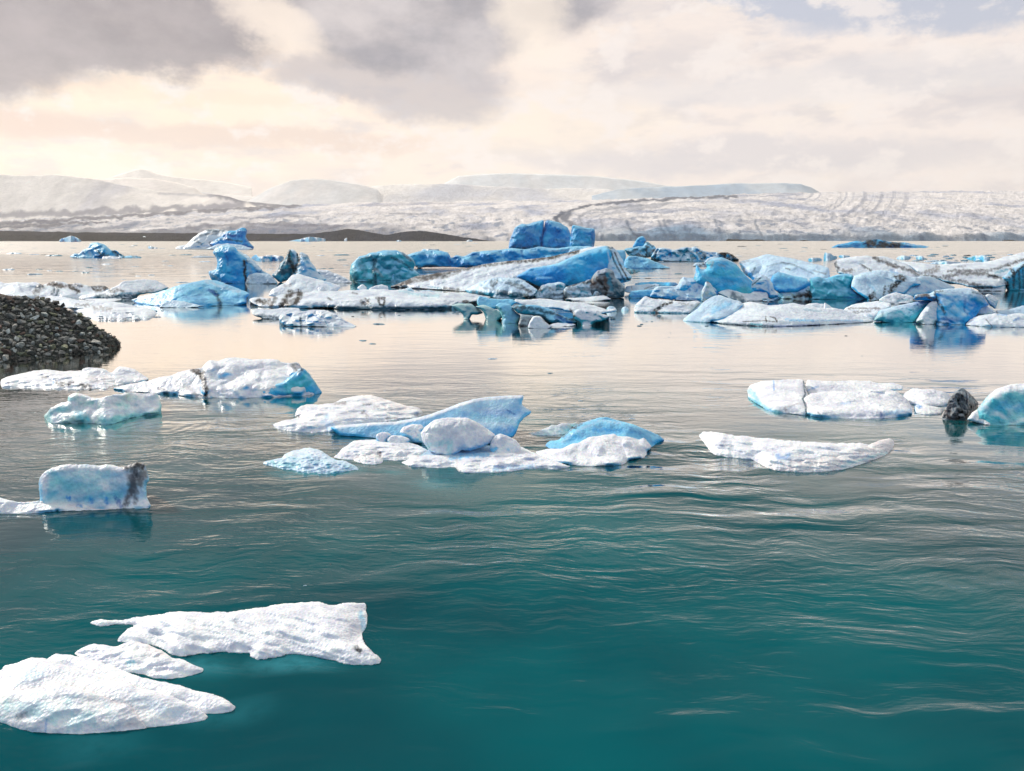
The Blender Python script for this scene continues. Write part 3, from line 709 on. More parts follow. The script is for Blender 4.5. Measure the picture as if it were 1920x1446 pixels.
# ================= central cluster =================
berg('ice_floe', 'grainy white floe speckled with brown grit behind the long curved blue fin', 'ice floe', [
    lobe('H', '107,360 140,340 280,310 300,295 268,285 285,240 350,213 440,218 540,205 600,175 700,155 800,150 880,175 960,200 1040,225 1120,235 1155,265 1150,290 1080,320 940,330 800,345 700,365 560,400 500,410 360,412 240,405 150,385',
         'f', z0=.75, amp=.06, sc_=.9, scal=.4, face='L', top='W', nz=(-.2, .55), eb=9, rnd=4, jag=1.2),
    lobe('H', '268,300 290,245 350,213 440,218 540,205 600,175 700,155 800,150 880,175 960,200 1040,225 1120,235 1155,265 1150,285 1080,310 940,322 800,300 700,260 560,270 430,290 340,300',
         'f', z0=.55, cap=.75, amp=.06, sc_=.7, scal=1, face='V', top='W', nz=(-.2, .5), eb=9, rnd=4)],
    [S('H', '545,208 620,205', 7, 'N', .6, 1), S('H', '740,212 800,215', 6, 'N', .5, 1), S('H', '740,270 770,300', 9, 'N', .5, 1), S('H', '820,230 850,240', 8, 'N', .4, 1), S('H', '270,290 300,298', 6, 'N', .7, 1), S('H', '900,310 1080,318', 6, 'H', .7, 1), S('H', '300,250 420,235', 12, 'E', .45, 1)
     , S('H', '480,330 520,390', 22, 'M', .35, 1), S('H', '1100,290 1150,280', 6, 'H', .6)])
berg('iceberg', 'long curved pale blue fin of smooth ice rising to a broken tip on the right', 'iceberg', [
    lobe('H', '512,375 545,366 640,355 800,342 960,335 1100,310 1200,285 1300,250 1400,210 1500,180 1600,165 1720,155 1855,152 1850,170 1838,215 1870,240 1912,265 1900,285 1860,305 1825,345 1812,385 1797,420 1783,442 1660,480 1500,500 1300,500 1100,480 900,455 700,438 570,430 540,405',
         k=.9, kf=1.4, fq=.4, base='512,432 700,440 900,458 1200,482 1800,500', amp=.022, scal=.5, jag=.35, face='L', mix2='M', top='V', nz=(.4, .9), rnd=6, rf=1.5, g=1.3, T=1.6)],
    [S('H', '560,370 800,352 1000,342 1200,300 1400,225 1550,180 1840,162', 7, 'W', .85, .2), S('H', '1450,290 1800,270', 20, 'B', .35, .4), S('H', '1500,300 1820,345', 22, 'C', .3, .3),
     S('H', '1520,345 1800,355', 7, 'V', .55, .5), S('H', '1740,255 1790,285', 5, 'D', .6), S('H', '1500,410 1780,400', 25, 'B', .6), S('H', '600,400 1000,400', 20, 'L', .5)])
berg('ice_growler', 'spiky crystalline aqua lump of clear ice at the left of the central cluster', 'ice growler', [
    lobe('H', '45,630 60,610 180,585 200,560 270,530 350,515 440,525 480,560 560,600 640,615 712,655 700,668 600,685 520,698 440,700 330,690 200,668 100,640',
         'f', z0=.5, amp=.16, sc_=.3, scal=1.3, face='C', top='V', nz=(.1, .95), var=.4, eb=12, rnd=4, jag=1.6)],
    [S('H', '200,570 350,530 450,560', 12, 'W', .5, 1.2), S('H', '350,690 600,640', 8, 'V', .5, 1.3), S('H', '120,620 300,650', 12, 'A', .6, 1.2)])
berg('ice_floe', 'low white floe carrying the rounded boulders of the central cluster, with a pointed right tip', 'ice floe', [
    lobe('H', '535,585 600,520 660,475 700,462 820,458 880,470 960,480 1060,478 1130,500 1200,540 1230,575 1100,605 980,602 870,604 800,612 740,610 660,602 600,598',
         'f', z0=.42, amp=.08, sc_=.5, scal=.9, face='V', top='W', nz=(-.2, .5), eb=10),
    lobe('H', '668,600 740,540 830,530 870,560 878,620 820,637 740,628', 'f', z0=.5, amp=.12, sc_=.2, scal=1.2, face='A', top='W', nz=(0, .7), eb=8, jag=1.5),
    lobe('H', '900,590 1000,520 1200,530 1400,500 1700,500 1840,520 1900,560 1700,600 1500,610 1300,600 1100,600', 'f', z0=.3, amp=.05, sc_=.5, scal=.6, face='L', top='V', nz=(-.1, .6), eb=10),
    lobe('P', '751,868 772,858 805,853 860,855 905,848 945,842 978,838 1000,848 1025,858 1050,868 1072,876 1044,880 1005,878 960,884 924,887 900,887 875,888 859,885 853,876 830,878 805,877 772,876',
         'f', z0=.42, amp=.05, sc_=.6, scal=.7, face='V', top='W', nz=(-.2, .5), eb=7, g=1.2)],
    [S('H', '850,545 860,570', 9, 'N', .8), S('H', '1390,590 1395,650', 7, 'N', .35), S('H', '1380,655 1410,680', 7, 'H', .7), S('H', '1350,585 1600,560', 12, 'M', .7), S('H', '1000,500 1100,495', 12, 'H', .3, 1), S('P', '925,880 1000,874', 5, 'M', .4)])
berg('ice_boulder', 'largest rounded white boulder of ice on the central floe', 'ice boulder', [
    lobe('H', '1140,410 1170,370 1230,325 1300,308 1400,305 1470,310 1540,345 1610,390 1660,425 1640,460 1600,500 1480,540 1420,535 1390,560 1340,577 1250,562 1200,540 1150,470',
         k=1.6, base=600, amp=.055, facet=.8, scal=.3, jag=.8, face='V', top='W', nz=(-.6, .1), rnd=16, g=1.0)],
    [S('H', '1200,500 1340,475 1350,560', 16, 'A', .6), S('H', '1380,560 1600,495', 10, 'M', .6)])
berg('ice_boulder', 'smooth egg-shaped white ice boulder to the right of the largest boulder', 'ice boulder', [
    lobe('H', '1614,530 1620,490 1640,440 1690,415 1730,430 1800,460 1830,500 1850,560 1840,587 1760,594 1660,574', k=1.6, base=598, amp=.06, facet=1.0, jag=.5, face='L', top='W', nz=(-.2, .3), rnd=11, g=.9)],
    [S('H', '1660,570 1840,580', 6, 'M', .6)])
berg('ice_boulder', 'squarish white ice chunk touching the left side of the largest boulder', 'ice boulder', [
    lobe('H', '990,410 1020,370 1080,352 1150,355 1165,380 1145,420 1155,490 1080,482 1060,450 1000,430', k=1.8, base=500, amp=.06, facet=1.2, jag=.5, face='L', top='W', nz=(-.1, .4), g=.9)])
berg('ice_boulder', 'small white ice chunk at the far left of the boulders on the central floe', 'ice boulder', [
    lobe('H', '828,425 870,405 920,410 940,430 905,460 900,488 850,490 832,460', k=1.8, base=505, amp=.06, facet=1.2, jag=.4, face='L', top='W', nz=(-.1, .4), g=.8)])
berg('ice_boulder', 'flat oblong white ice chunk leaning between the small and the squarish chunk', 'ice boulder', [
    lobe('H', '905,450 940,428 1000,430 1060,450 1062,480 1010,497 930,502 908,480', k=1.3, base=512, amp=.05, facet=1.2, jag=.4, face='L', top='W', nz=(-.1, .4), g=.8)])
berg('ice_boulder', 'tiny white ice lump by the water in front of the oblong chunk', 'ice boulder', [
    lobe('H', '960,555 1000,530 1050,565 1040,588 970,592', k=1.2, base=592, amp=.08, facet=1.2, jag=.5, face='V', top='W', nz=(-.1, .4), g=.7)])
berg('iceberg', 'arched blue berg with a white snowy front lobe to the right of the boulders', 'iceberg', [
    lobe('I', '372,468 450,455 540,420 560,400 590,410 640,390 720,390 760,385 790,400 740,430 680,470 600,490 480,487 400,482', k=.5, amp=.06, scal=.8, face='A', mix2='P', top='W', nz=(.5, 1.0), g=1.0),
    lobe('I', '505,562 540,530 620,520 660,480 740,410 850,370 940,345 1000,345 1100,375 1200,400 1300,440 1400,485 1446,522 1380,560 1340,592 1300,605 1000,640 700,610 520,592',
         k=.55, kf=1.2, amp=.045, scal=.8, jag=.8, face='M', mix2='B', top='L', nz=(.35, .85), base='505,585 620,600 1300,610 1446,530', g=1.2),
    lobe('I', '430,612 540,590 640,590 700,560 780,540 850,500 950,485 1060,472 1070,490 1180,500 1250,520 1280,500 1345,570 1330,605 1305,608 1308,650 1280,668 1200,672 1160,682 1150,715 1080,725 960,722 850,732 740,722 660,705 560,690 450,640',
         k=.27, kf=1.4, fq=.15, amp=.06, scal=1.0, facet=.6, face='L', top='W', nz=(-.1, .45), base='430,640 560,700 850,733 1080,727 1308,668 1345,620', g=1.2, jag=.8)],
    [S('I', '650,500 700,450 740,420 800,395', 5, 'H', .8, .6), S('I', '720,425 750,430', 6, 'K', .9, .8), S('I', '780,385 860,368', 6, 'E', .7), S('I', '900,440 1100,455', 16, 'B', .6), S('I', '640,540 800,430 950,370 1100,390', 8, 'V', .4), S('I', '1180,430 1330,520', 12, 'D', .4),
     S('I', '980,530 1005,535', 5, 'N', .4), S('I', '700,640 1000,560', 12, 'E', .3, 1.2)])

# ================= right group =================
berg('ice_floe', 'thick flat-topped white floe cut by a narrow dark crack, beside the dark dirty block', 'ice floe', [
    lobe('J', '362,215 380,185 440,165 510,160 600,155 680,153 700,240 720,280 720,362 640,352 580,347 480,337 430,300 370,265',
         k=.2, kf=2.5, fq=.22, amp=.035, scal=.8, facet=.7, sc_=1.0, face='A', mix2='L', top='W', nz=(.1, .6), base='362,262 430,300 480,337 580,347 720,362', g=1.1),
    lobe('J', '690,215 700,153 760,160 860,165 940,160 1050,163 1100,176 1180,174 1245,192 1238,215 1100,225 850,250 720,255', k=.2, kf=1, amp=.035, scal=.8, facet=.7, face='L', top='W', nz=(.1, .6), base='690,300 1245,290'),
    lobe('J', '1225,250 1290,206 1400,210 1470,222 1503,240 1507,282 1470,304 1380,312 1320,302 1270,292', k=.25, kf=1.5, amp=.05, scal=.8, facet=.7, face='M', top='W', nz=(.1, .6)),
    lobe('J', '1300,305 1340,290 1470,320 1460,352 1400,357 1310,347', k=.3, kf=1.5, amp=.05, scal=.6, facet=.5, face='L', top='W', nz=(.1, .6)),
    lobe('J', '692,350 680,262 720,232 850,222 940,220 1060,215 1150,205 1210,225 1260,262 1290,310 1295,352 1200,370 1100,378 980,380 860,374 720,362',
         k=.22, kf=2.2, fq=.25, amp=.05, scal=.9, facet=.8, sc_=1.0, face='L', mix2='M', top='W', nz=(.0, .55), base='680,362 860,374 1100,380 1295,358', g=1.1)],
    [S('J', '682,165 686,210 690,240 676,265 690,300 696,362', 4, 'Q', .95, .5), S('J', '511,162 514,215', 2.5, 'B', .8, .4), S('J', '380,225 430,280', 12, 'C', .6), S('J', '575,320 590,345', 8, 'N', .5), S('J', '1115,350 1130,375', 8, 'D', .7), S('J', '705,215 760,195', 4, 'B', .6, .8),
     S('J', '1310,300 1340,312', 7, 'B', .7), S('J', '900,290 940,285', 6, 'B', .4), S('J', '760,340 785,362', 3, 'N', .5), S('J', '840,200 900,185', 5, 'E', .6), S('J', '1140,345 1280,330', 9, 'M', .4), S('J', '590,310 650,290', 3, 'N', .4)])
berg('ice_floe', 'crescent-shaped crystalline white floe with an upturned right end', 'ice floe', [
    lobe('J', '88,465 120,447 190,450 300,470 420,480 560,495 700,505 800,510 920,515 1000,510 1050,520 1120,495 1160,485 1190,500 1188,540 1150,575 1040,620 900,660 780,675 640,675 520,668 460,645 400,610 280,595 180,580 140,545 110,500',
         'f', z0=.5, cap=.42, amp=.045, sc_=.6, scal=.3, face='L', top='W', nz=(-.2, .5), eb=11, rnd=5, g=1.4, jag=1.2),
    lobe('J', '470,650 600,590 800,590 950,560 1050,520 1120,495 1160,485 1190,500 1188,540 1150,578 1040,622 900,662 780,677 640,677 520,668',
         'f', z0=.55, cap=.8, amp=.05, sc_=.4, scal=.7, face='L', top='W', nz=(-.1, .6), eb=16, rnd=6, g=1.3)],
    [S('J', '540,590 590,600 600,580', 13, 'B', .55), S('J', '300,575 420,610', 6, 'E', .6, 1.3), S('J', '600,600 760,590', 12, 'E', .4, 1.2), S('J', '900,640 1150,565', 6, 'A', .5), S('J', '180,500 300,540', 12, 'E', .4, 1.4)])
berg('dirty_ice_rock', 'pointed dark brown and black block of dirty ice standing in the water', 'dirty ice', [
    lobe('J', '1455,378 1480,320 1500,265 1530,225 1565,198 1600,220 1640,255 1667,292 1635,335 1600,378 1540,384', k=1.5, amp=.1, facet=1.8, jag=.8, face='K', mix2='H', top='G', nz=(.3, .8), rnd=8, g=.8)],
    [S('J', '1560,215 1610,250 1640,280', 8, 'G', .8), S('J', '1545,240 1540,290', 5, 'G', .5), S('J', '1480,330 1500,370', 7, 'N', .7), S('J', '1600,270 1590,340', 7, 'H', .7)])
berg('iceberg', 'smooth turquoise dome of ice with a white toe at the right edge', 'iceberg', [
    lobe('J', '1640,400 1645,340 1700,260 1760,210 1840,182 1920,176 2010,190 2060,400 1920,416 1850,410 1790,418 1740,412', k=1.4, base=412, amp=.05, scal=.8, facet=.4, jag=.8, face='C', mix2='A', top='W', nz=(.45, .9), g=1.1),
    lobe('J', '1597,380 1625,345 1650,325 1700,300 1725,340 1750,385 1790,415 1740,413 1660,402', k=.8, base=412, amp=.05, scal=.8, jag=.8, face='V', top='W', nz=(.1, .5), g=.9)],
    [S('J', '1660,320 1750,230 1850,192', 8, 'W', .6), S('J', '1780,300 1900,320', 20, 'M', .5)])

# ================= middle distance, left =================
berg('iceberg', 'white berg combed with slanting black dirt stripes behind the stone bank', 'iceberg', [
    lobe('A', '-90,580 0,565 30,580 130,572 200,580 250,570 310,595 350,575 400,565 460,570 500,590 540,575 600,590 640,600 700,595 760,600 790,622 760,650 730,668 600,692 500,690 400,685 250,690 0,700 -90,700',
         k=.4, kf=1.4, amp=.03, scal=.7, facet=.8, face='L', top='W', nz=(0, .5), base='-90,700 400,692 760,680', sc_=3.5)],
    [S('A', '255,650 285,610 310,590', 13, 'H', .9, .5), S('A', '215,625 235,600', 7, 'E', .8), S('A', '350,580 400,590 470,600', 9, 'N', .9, .6), S('A', '375,575 410,605 440,600', 8, 'K', .8, .6), S('A', '390,625 378,655', 7, 'Q', .8), S('A', '418,628 405,665', 6, 'Q', .8),
     S('A', '500,598 530,620 560,642', 9, 'K', .9, .5), S('A', '510,582 590,600', 7, 'H', .7), S('A', '650,600 700,635', 8, 'K', .95, .6), S('A', '680,600 760,607', 7, 'K', .9, .6), S('A', '720,630 765,612', 8, 'K', .8), S('A', '140,600 160,640', 8, 'E', .8), S('A', '590,640 640,655', 6, 'V', .7)])
berg('iceberg', 'snow-capped low berg with a dark teal waterline between the striped berg and the blue pyramid', 'iceberg', [
    lobe('A', '560,695 590,665 740,645 830,605 890,565 960,560 1050,550 1130,560 1180,590 1220,612 1180,640 1120,650 1000,662 990,684 880,692 740,690', k=.5, kf=1.5, fq=.3, amp=.05, scal=.7, face='T', top='W', nz=(.25, .6), base='560,696 880,694 1220,672')],
    [S('A', '800,638 860,628 890,640', 8, 'K', .7), S('A', '1000,650 1100,632', 6, 'N', .5), S('A', '700,680 980,672', 9, 'Q', .9, .4), S('A', '830,655 1000,650', 5, 'T', .7)])
berg('ice_floe', 'thin white floe lying just behind the top of the stone bank in the water gap', 'ice floe', [
    lobe('A', '600,700 640,688 720,690 860,688 885,700 820,712 700,708', 'f', z0=.3, amp=.05, face='T', top='W', nz=(.1, .6), g=.7)])
berg('ice_floe', 'wide field of white rubbly ice joined in one low raft right of the stone bank', 'ice floe', [
    lobe('A', '200,700 290,685 370,668 460,680 600,712 740,705 860,720 950,740 1000,752 900,775 700,770 500,760 380,740', k=.2, kf=.8, amp=.04, scal=.8, face='L', top='W', nz=(-.1, .5), base='200,790 1000,790', sc_=2.0),
    lobe('A', '440,735 560,735 700,745 860,740 1000,750 1060,760 1120,778 1135,805 1080,840 960,850 820,852 700,850 640,825 560,790', 'f', z0=.6, amp=.22, sc_=1.2, scal=1.4, facet=.8, face='E', top='W', nz=(-.1, .7), eb=3, jag=1.5, var=.5)],
    [S('A', '540,735 640,740', 6, 'N', .6, 1), S('A', '680,765 800,765', 8, 'N', .5, 1), S('A', '700,835 1000,845', 5, 'H', .6, 1), S('A', '560,780 650,810', 9, 'E', .5, 1), S('A', '740,800 900,800', 12, 'E', .5, 1.3)])
berg('iceberg', 'low smooth vivid blue pyramid with pale crests beside the white rubble raft', 'iceberg', [
    lobe('A', '940,702 1000,680 1080,660 1200,625 1300,590 1400,570 1480,555 1560,580 1600,640 1600,740 1460,750 1300,757 1150,752 1100,742 1010,742', k=.45, kf=.9, amp=.04, scal=.7, facet=.9, face='B', mix2='M', top='L', nz=(.45, .85), base='940,725 1100,745 1300,758 1600,742', jag=.6),
    lobe('A', '1160,748 1290,700 1360,650 1430,590 1480,552 1560,560 1640,590 1720,620 1802,655 1770,690 1782,730 1680,740 1560,742 1460,745', k=.48, kf=.9, amp=.045, scal=.7, facet=.9, face='B', mix2='M', top='L', nz=(.42, .82), base='1370,745 1782,738', jag=.7),
    lobe('A', '1140,752 1180,720 1240,702 1320,708 1400,728 1482,747 1300,760', k=.5, amp=.05, face='L', top='V', nz=(0, .5), base=758)],
    [S('A', '1530,640 1560,660 1590,745', 8, 'Q', .8), S('A', '1500,625 1550,660', 10, 'D', .8), S('A', '1200,640 1300,600 1400,620 1480,680', 8, 'L', .7), S('A', '1480,560 1600,610 1720,640', 10, 'V', .6), S('A', '1020,700 1120,690 1200,690', 16, 'D', .35), S('A', '1330,680 1480,700', 16, 'D', .45), S('A', '1130,700 1140,740', 6, 'L', .5), S('A', '1620,690 1760,680', 10, 'B', .4), S('A', '940,702 1060,672 1180,640', 5, 'W', .7)])
berg('iceberg', 'tall blue horn-shaped berg with a hooked top and concave left side', 'iceberg', [
    lobe('B', '38,490 70,492 100,478 106,440 98,395 68,362 90,330 140,305 190,298 232,312 262,360 310,385 360,420 430,490 470,510 500,530 545,580 400,587 300,584 120,577 62,558 45,520',
         k=1.5, kf=1.8, amp=.045, scal=.6, facet=1.0, face='M', mix2='B', top='L', nz=(.45, .9), base=582, jag=.6),
    lobe('B', '300,585 330,520 400,505 470,512 500,530 545,580 400,588', k=1.0, amp=.06, facet=1, face='G', top='V', nz=(.0, .5), base=586),
    lobe('B', '240,345 270,350 320,380 370,420 435,490 400,505 340,450 280,420', k=.8, amp=.05, facet=1.2, face='L', top='V', nz=(0, .5), base=586)],
    [S('B', '305,425 300,480 318,580', 8, 'K', .9, .6), S('B', '163,380 180,400 182,450', 6, 'D', .7), S('B', '80,350 150,310 220,315', 6, 'V', .6), S('B', '120,570 280,575', 7, 'D', .6), S('B', '330,460 360,560', 9, 'G', .4), S('B', '60,510 100,545', 8, 'V', .5)])
berg('iceberg', 'peaked grey-blue berg cleft by two dark vertical cracks next to the horn-shaped berg', 'iceberg', [
    lobe('B', '492,522 540,480 562,440 600,390 618,336 640,338 640,370 660,470 640,540 600,568 552,577', k=1.8, amp=.05, facet=1.2, face='Q', mix2='T', top='G', nz=(.4, .9), base=578),
    lobe('B', '590,570 622,480 618,400 630,335 662,340 690,372 680,470 660,520', k=1.6, amp=.05, facet=1.2, face='L', top='V', nz=(.1, .6), base=575),
    lobe('B', '650,560 660,500 690,380 700,355 760,380 780,430 812,470 835,512 900,552 860,582 700,585', k=1.3, kf=1.6, amp=.06, facet=1.3, face='M', mix2='L', top='V', nz=(.2, .7), base=582),
    lobe('B', '812,500 830,480 900,490 980,515 1085,575 960,582 860,580', k=.7, amp=.08, facet=1.2, face='L', mix2='G', top='W', nz=(0, .5), base=580)],
    [S('B', '622,365 620,410 640,445 665,500', 7, 'K', .9, .5), S('B', '688,370 690,430 672,480', 7, 'K', .85, .5), S('B', '700,380 760,390', 9, 'H', .4), S('B', '720,430 740,480', 10, 'B', .6), S('B', '640,470 700,440', 5, 'N', .5), S('B', '520,520 600,440', 5, 'G', .6)])
berg('iceberg', 'small jagged blue and white berg floating behind the gap right of the horn-shaped berg', 'iceberg', [
    lobe('B', '345,402 365,385 390,368 402,395 430,385 480,375 530,383 570,380 592,400 560,420 400,425', k=.9, amp=.08, facet=1.3, face='M', top='W', nz=(.1, .6), g=.9)],
    [S('B', '360,410 380,400', 6, 'D', .6), S('B', '500,410 570,400', 7, 'D', .6)])
berg('iceberg', 'long low white berg with domed left end, black dirt slots and chunks on its deck', 'iceberg', [
    lobe('B', '330,690 420,678 470,690 560,665 700,650 900,640 1110,630 1300,622 1370,632 1450,620 1500,640 1620,640 1700,650 1800,645 1925,655 2010,672 2030,690 1990,705 1900,725 1780,772 1600,772 1400,772 1000,768 860,752 600,765 500,757 400,747 340,712',
         k=.3, kf=2.2, fq=.35, amp=.02, scal=.6, facet=.8, sc_=2.5, face='L', mix2='V', top='W', nz=(.0, .5), base='330,745 500,758 860,765 1000,770 1780,773 2030,740', g=1.2),
    lobe('B', '470,672 500,620 600,573 640,520 700,513 780,540 860,560 940,580 1000,605 960,650 850,700 700,700 560,690', k=.5, kf=.8, amp=.04, scal=.6, facet=.5, face='V', top='W', nz=(0, .5), base='470,720 1000,720', jag=.6),
    lobe('B', '790,690 830,612 870,600 892,640 905,695 850,707', k=1.6, amp=.06, facet=1.2, face='L', top='W', nz=(-.1, .4), base=712, jag=.4, g=.8),
    lobe('B', '980,668 1030,628 1065,645 1100,682 1000,692', k=1.2, amp=.06, facet=1.2, face='M', top='W', nz=(-.1, .4), base=700, jag=.4, g=.8),
    lobe('B', '1110,612 1150,584 1185,610 1180,642 1120,636', k=1.4, amp=.05, face='M', top='W', nz=(-.1, .4), base=660, jag=.4, g=.8),
    lobe('B', '1200,610 1290,588 1338,600 1340,650 1250,660 1190,640', k=1.0, amp=.07, facet=1.2, face='M', top='W', nz=(0, .5), base=680, g=.9),
    lobe('B', '1400,660 1460,615 1500,610 1540,650 1480,675', k=1.0, amp=.08, facet=1.4, face='C', top='V', nz=(.1, .6), base=690, g=.9),
    lobe('B', '1540,655 1580,632 1640,628 1720,655 1650,675 1560,672', k=.9, amp=.08, facet=1.4, face='C', top='V', nz=(.1, .6), base=690, g=.9),
    lobe('B', '1590,735 1650,710 1780,700 1850,712 1790,750 1620,750', k=.5, amp=.05, scal=.8, face='L', top='W', nz=(-.1, .4), base=770)],
    [S('B', '640,655 590,700 560,745', 13, 'K', .95, .8), S('B', '700,655 680,700 620,730 590,755', 11, 'K', .95, .8), S('B', '520,690 500,740', 8, 'K', .7), S('B', '400,715 460,722', 11, 'K', .9, .8), S('B', '480,690 490,745', 7, 'N', .7), S('B', '590,600 630,595', 6, 'N', .4), S('B', '640,650 710,648', 5, 'K', .7),
     S('B', '1150,705 1165,730', 10, 'K', .8, 1), S('B', '1190,710 1195,730', 8, 'K', .8, 1), S('B', '1250,690 1310,688', 5, 'K', .9), S('B', '1265,700 1280,735 1305,735 1308,705', 5, 'K', .95, .5), S('B', '900,760 1780,762', 8, 'Q', .95, .3), S('B', '900,690 925,700', 5, 'K', .7), S('B', '860,750 1000,757', 7, 'Q', .8, .4),
     S('B', '1880,712 1910,716', 7, 'K', .9), S('B', '1080,652 1110,655', 4, 'K', .7), S('B', '880,570 930,600', 8, 'L', .5), S('B', '1420,635 1520,660 1700,670', 8, 'C', .4, 1)])
berg('ice_floe', 'pile of small white and teal ice slabs adrift in front of the long low berg', 'ice floe', [
    lobe('B', '350,782 380,765 480,770 600,755 700,760 700,800 600,835 550,840 440,838 360,812', k=.35, kf=1.2, fq=.4, amp=.05, scal=.8, facet=1, face='T', top='W', nz=(.1, .5), base='350,838 700,842', g=.9),
    lobe('B', '545,838 560,810 640,790 800,772 880,775 960,800 1030,850 1112,890 1080,900 950,905 860,890 710,892 600,890 570,872', k=.5, kf=1.1, amp=.07, scal=.8, facet=1.6, sc_=1.2, face='M', mix2='L', top='W', nz=(.05, .55), base='545,892 860,896 1112,898', g=.9)],
    [S('B', '705,830 710,890', 5, 'Q', .8), S('B', '720,850 850,865', 3, 'B', .7), S('B', '780,800 860,850', 3, 'B', .6), S('B', '590,880 700,885', 4, 'T', .8), S('B', '880,850 900,885', 4, 'T', .7), S('B', '360,810 540,832', 7, 'Q', .7)])

# ================= far left =================
berg('iceberg', 'large far berg with a white striped slope and a blue knobbed right shoulder', 'iceberg', [
    lobe('A', '1255,332 1290,308 1350,300 1380,260 1440,215 1490,192 1560,190 1640,200 1680,225 1700,300 1720,336 1500,336 1300,337', k=.9, amp=.05, facet=1.2, face='L', mix2='M', top='W', nz=(.1, .55), base=337, g=.8),
    lobe('A', '1500,300 1580,250 1640,205 1700,200 1740,180 1775,185 1782,210 1770,240 1790,280 1830,318 1828,337 1750,343 1600,330', k=1.3, amp=.06, facet=1.3, face='B', mix2='D', top='M', nz=(.4, .9), base=338, g=.8),
    lobe('A', '1480,332 1560,300 1640,292 1760,310 1828,332 1750,344', k=.7, amp=.06, face='M', top='V', nz=(0, .5), base=340, g=.8)],
    [S('A', '1490,198 1560,210 1610,200', 6, 'Q', .7), S('A', '1440,240 1500,225 1560,225', 4, 'H', .6), S('A', '1400,270 1450,300', 5, 'H', .5), S('A', '1510,290 1600,260 1740,280', 4, 'Q', .7), S('A', '1380,320 1500,310', 4, 'B', .5), S('A', '1720,230 1780,290', 8, 'B', .7)])
berg('iceberg', 'small ragged blue and white berg alone on the pale water at far left', 'iceberg', [
    lobe('A', '495,387 530,365 570,370 590,340 630,330 650,290 700,285 760,305 800,345 830,340 880,370 900,390 960,380 1020,390 1020,399 880,402 700,405 500,394', k=1.1, amp=.08, facet=1.4, face='M', mix2='B', top='L', nz=(.2, .7), base=400, g=.75, jag=1.2),
    lobe('A', '730,405 745,382 800,385 880,395 870,405', k=.6, amp=.05, face='L', top='W', nz=(0, .5), base=405, g=.7)],
    [S('A', '690,335 730,375 780,380', 5, 'Q', .8), S('A', '810,345 850,385', 6, 'H', .8), S('A', '860,365 890,390', 6, 'Q', .7), S('A', '590,350 610,380', 6, 'D', .6), S('A', '640,340 650,380', 6, 'V', .7), S('A', '960,385 1010,393', 6, 'Q', .6)])
FARB = [('A', '0,276 20,262 70,258 150,265 150,276', 'low broken white ice along the foot of the dark shore at the left edge'),
        ('A', '228,274 250,252 300,245 345,250 355,270 300,275', 'white and dark streaked little berg under the dark shore, second from the left edge'),
        ('A', '420,282 430,262 470,255 505,235 540,245 590,270 592,281 500,284', 'pointed pale blue far berg under the dark shore, above the lone ragged berg'),
        ('A', '1020,268 1024,245 1042,238 1060,252 1062,268', 'tiny knob of white ice under the dark shore near the large far berg'),
        ('A', '1062,272 1090,258 1130,252 1150,268 1140,275', 'tiny double-topped white ice piece just right of the white knob'),
        ('A', '1060,332 1065,312 1090,308 1100,318 1142,322 1138,333', 'tiny blue berg on open water left of the large far berg'),
        ('B', '615,278 700,262 770,245 830,250 890,262 900,278 760,283', 'long low white far berg before the dark shore hills'),
        ('B', '1000,278 1020,262 1045,250 1080,262 1088,278', 'little white pyramid of ice below the dark rounded hill'),
        ('B', '1390,280 1400,266 1425,268 1440,280', 'tiny grey ice lump on the far shoreline under the second dark hill'),
        ('C', '745,234 755,224 780,220 795,232', 'tiny white ice lump on the far shoreline left of the tall blue tower berg'),
        ('C', '475,290 485,278 520,276 590,280 592,292 530,294', 'small dark-topped blue berg behind the long dimpled blue wall'),
        ('C', '1230,236 1238,228 1262,226 1285,236', 'tiny dark ice piece low behind the tower berg'),
        ]
for z_, s_, l_ in FARB:
    berg('small_iceberg', l_, 'iceberg', [lobe(z_, s_, k=.9, amp=.08, facet=1.2, face='M', mix2='L', top='W', nz=(0, .6), g=.6, jag=.6)])
# ================= middle distance, centre =================
berg('iceberg', 'tall vivid blue tower berg with a notch before its right block, highest in the lagoon', 'iceberg', [
    lobe('C', '1003,278 1006,250 1012,218 1040,150 1085,125 1120,130 1180,110 1215,103 1215,180 1200,275 1100,290', k=2.5, amp=.05, facet=1.3, face='B', mix2='M', top='L', nz=(.4, .9), base=300, jag=.5),
    lobe('C', '1195,285 1205,200 1225,110 1240,101 1310,120 1360,150 1376,188 1390,240 1480,262 1500,290 1350,295', k=2.2, amp=.05, facet=1.3, face='M', mix2='B', top='L', nz=(.4, .9), base=300, jag=.5),
    lobe('C', '1365,285 1376,190 1386,131 1430,140 1480,155 1521,155 1524,200 1517,270 1490,290', k=2.6, amp=.045, facet=1.3, face='B', mix2='M', top='L', nz=(.4, .9), base=302, jag=.5)],
    [S('C', '1238,108 1215,170 1195,220 1205,260', 6, 'D', .8, .5), S('C', '1120,155 1180,190', 12, 'L', .5), S('C', '1376,140 1382,200', 5, 'D', .8), S('C', '1080,130 1040,160 1015,215', 6, 'L', .5), S('C', '1290,225 1450,240 1500,262', 7, 'L', .7), S('C', '1400,150 1460,165', 6, 'L', .5), S('C', '1500,160 1510,260', 6, 'D', .5), S('C', '1230,150 1330,200', 14, 'B', .5)])
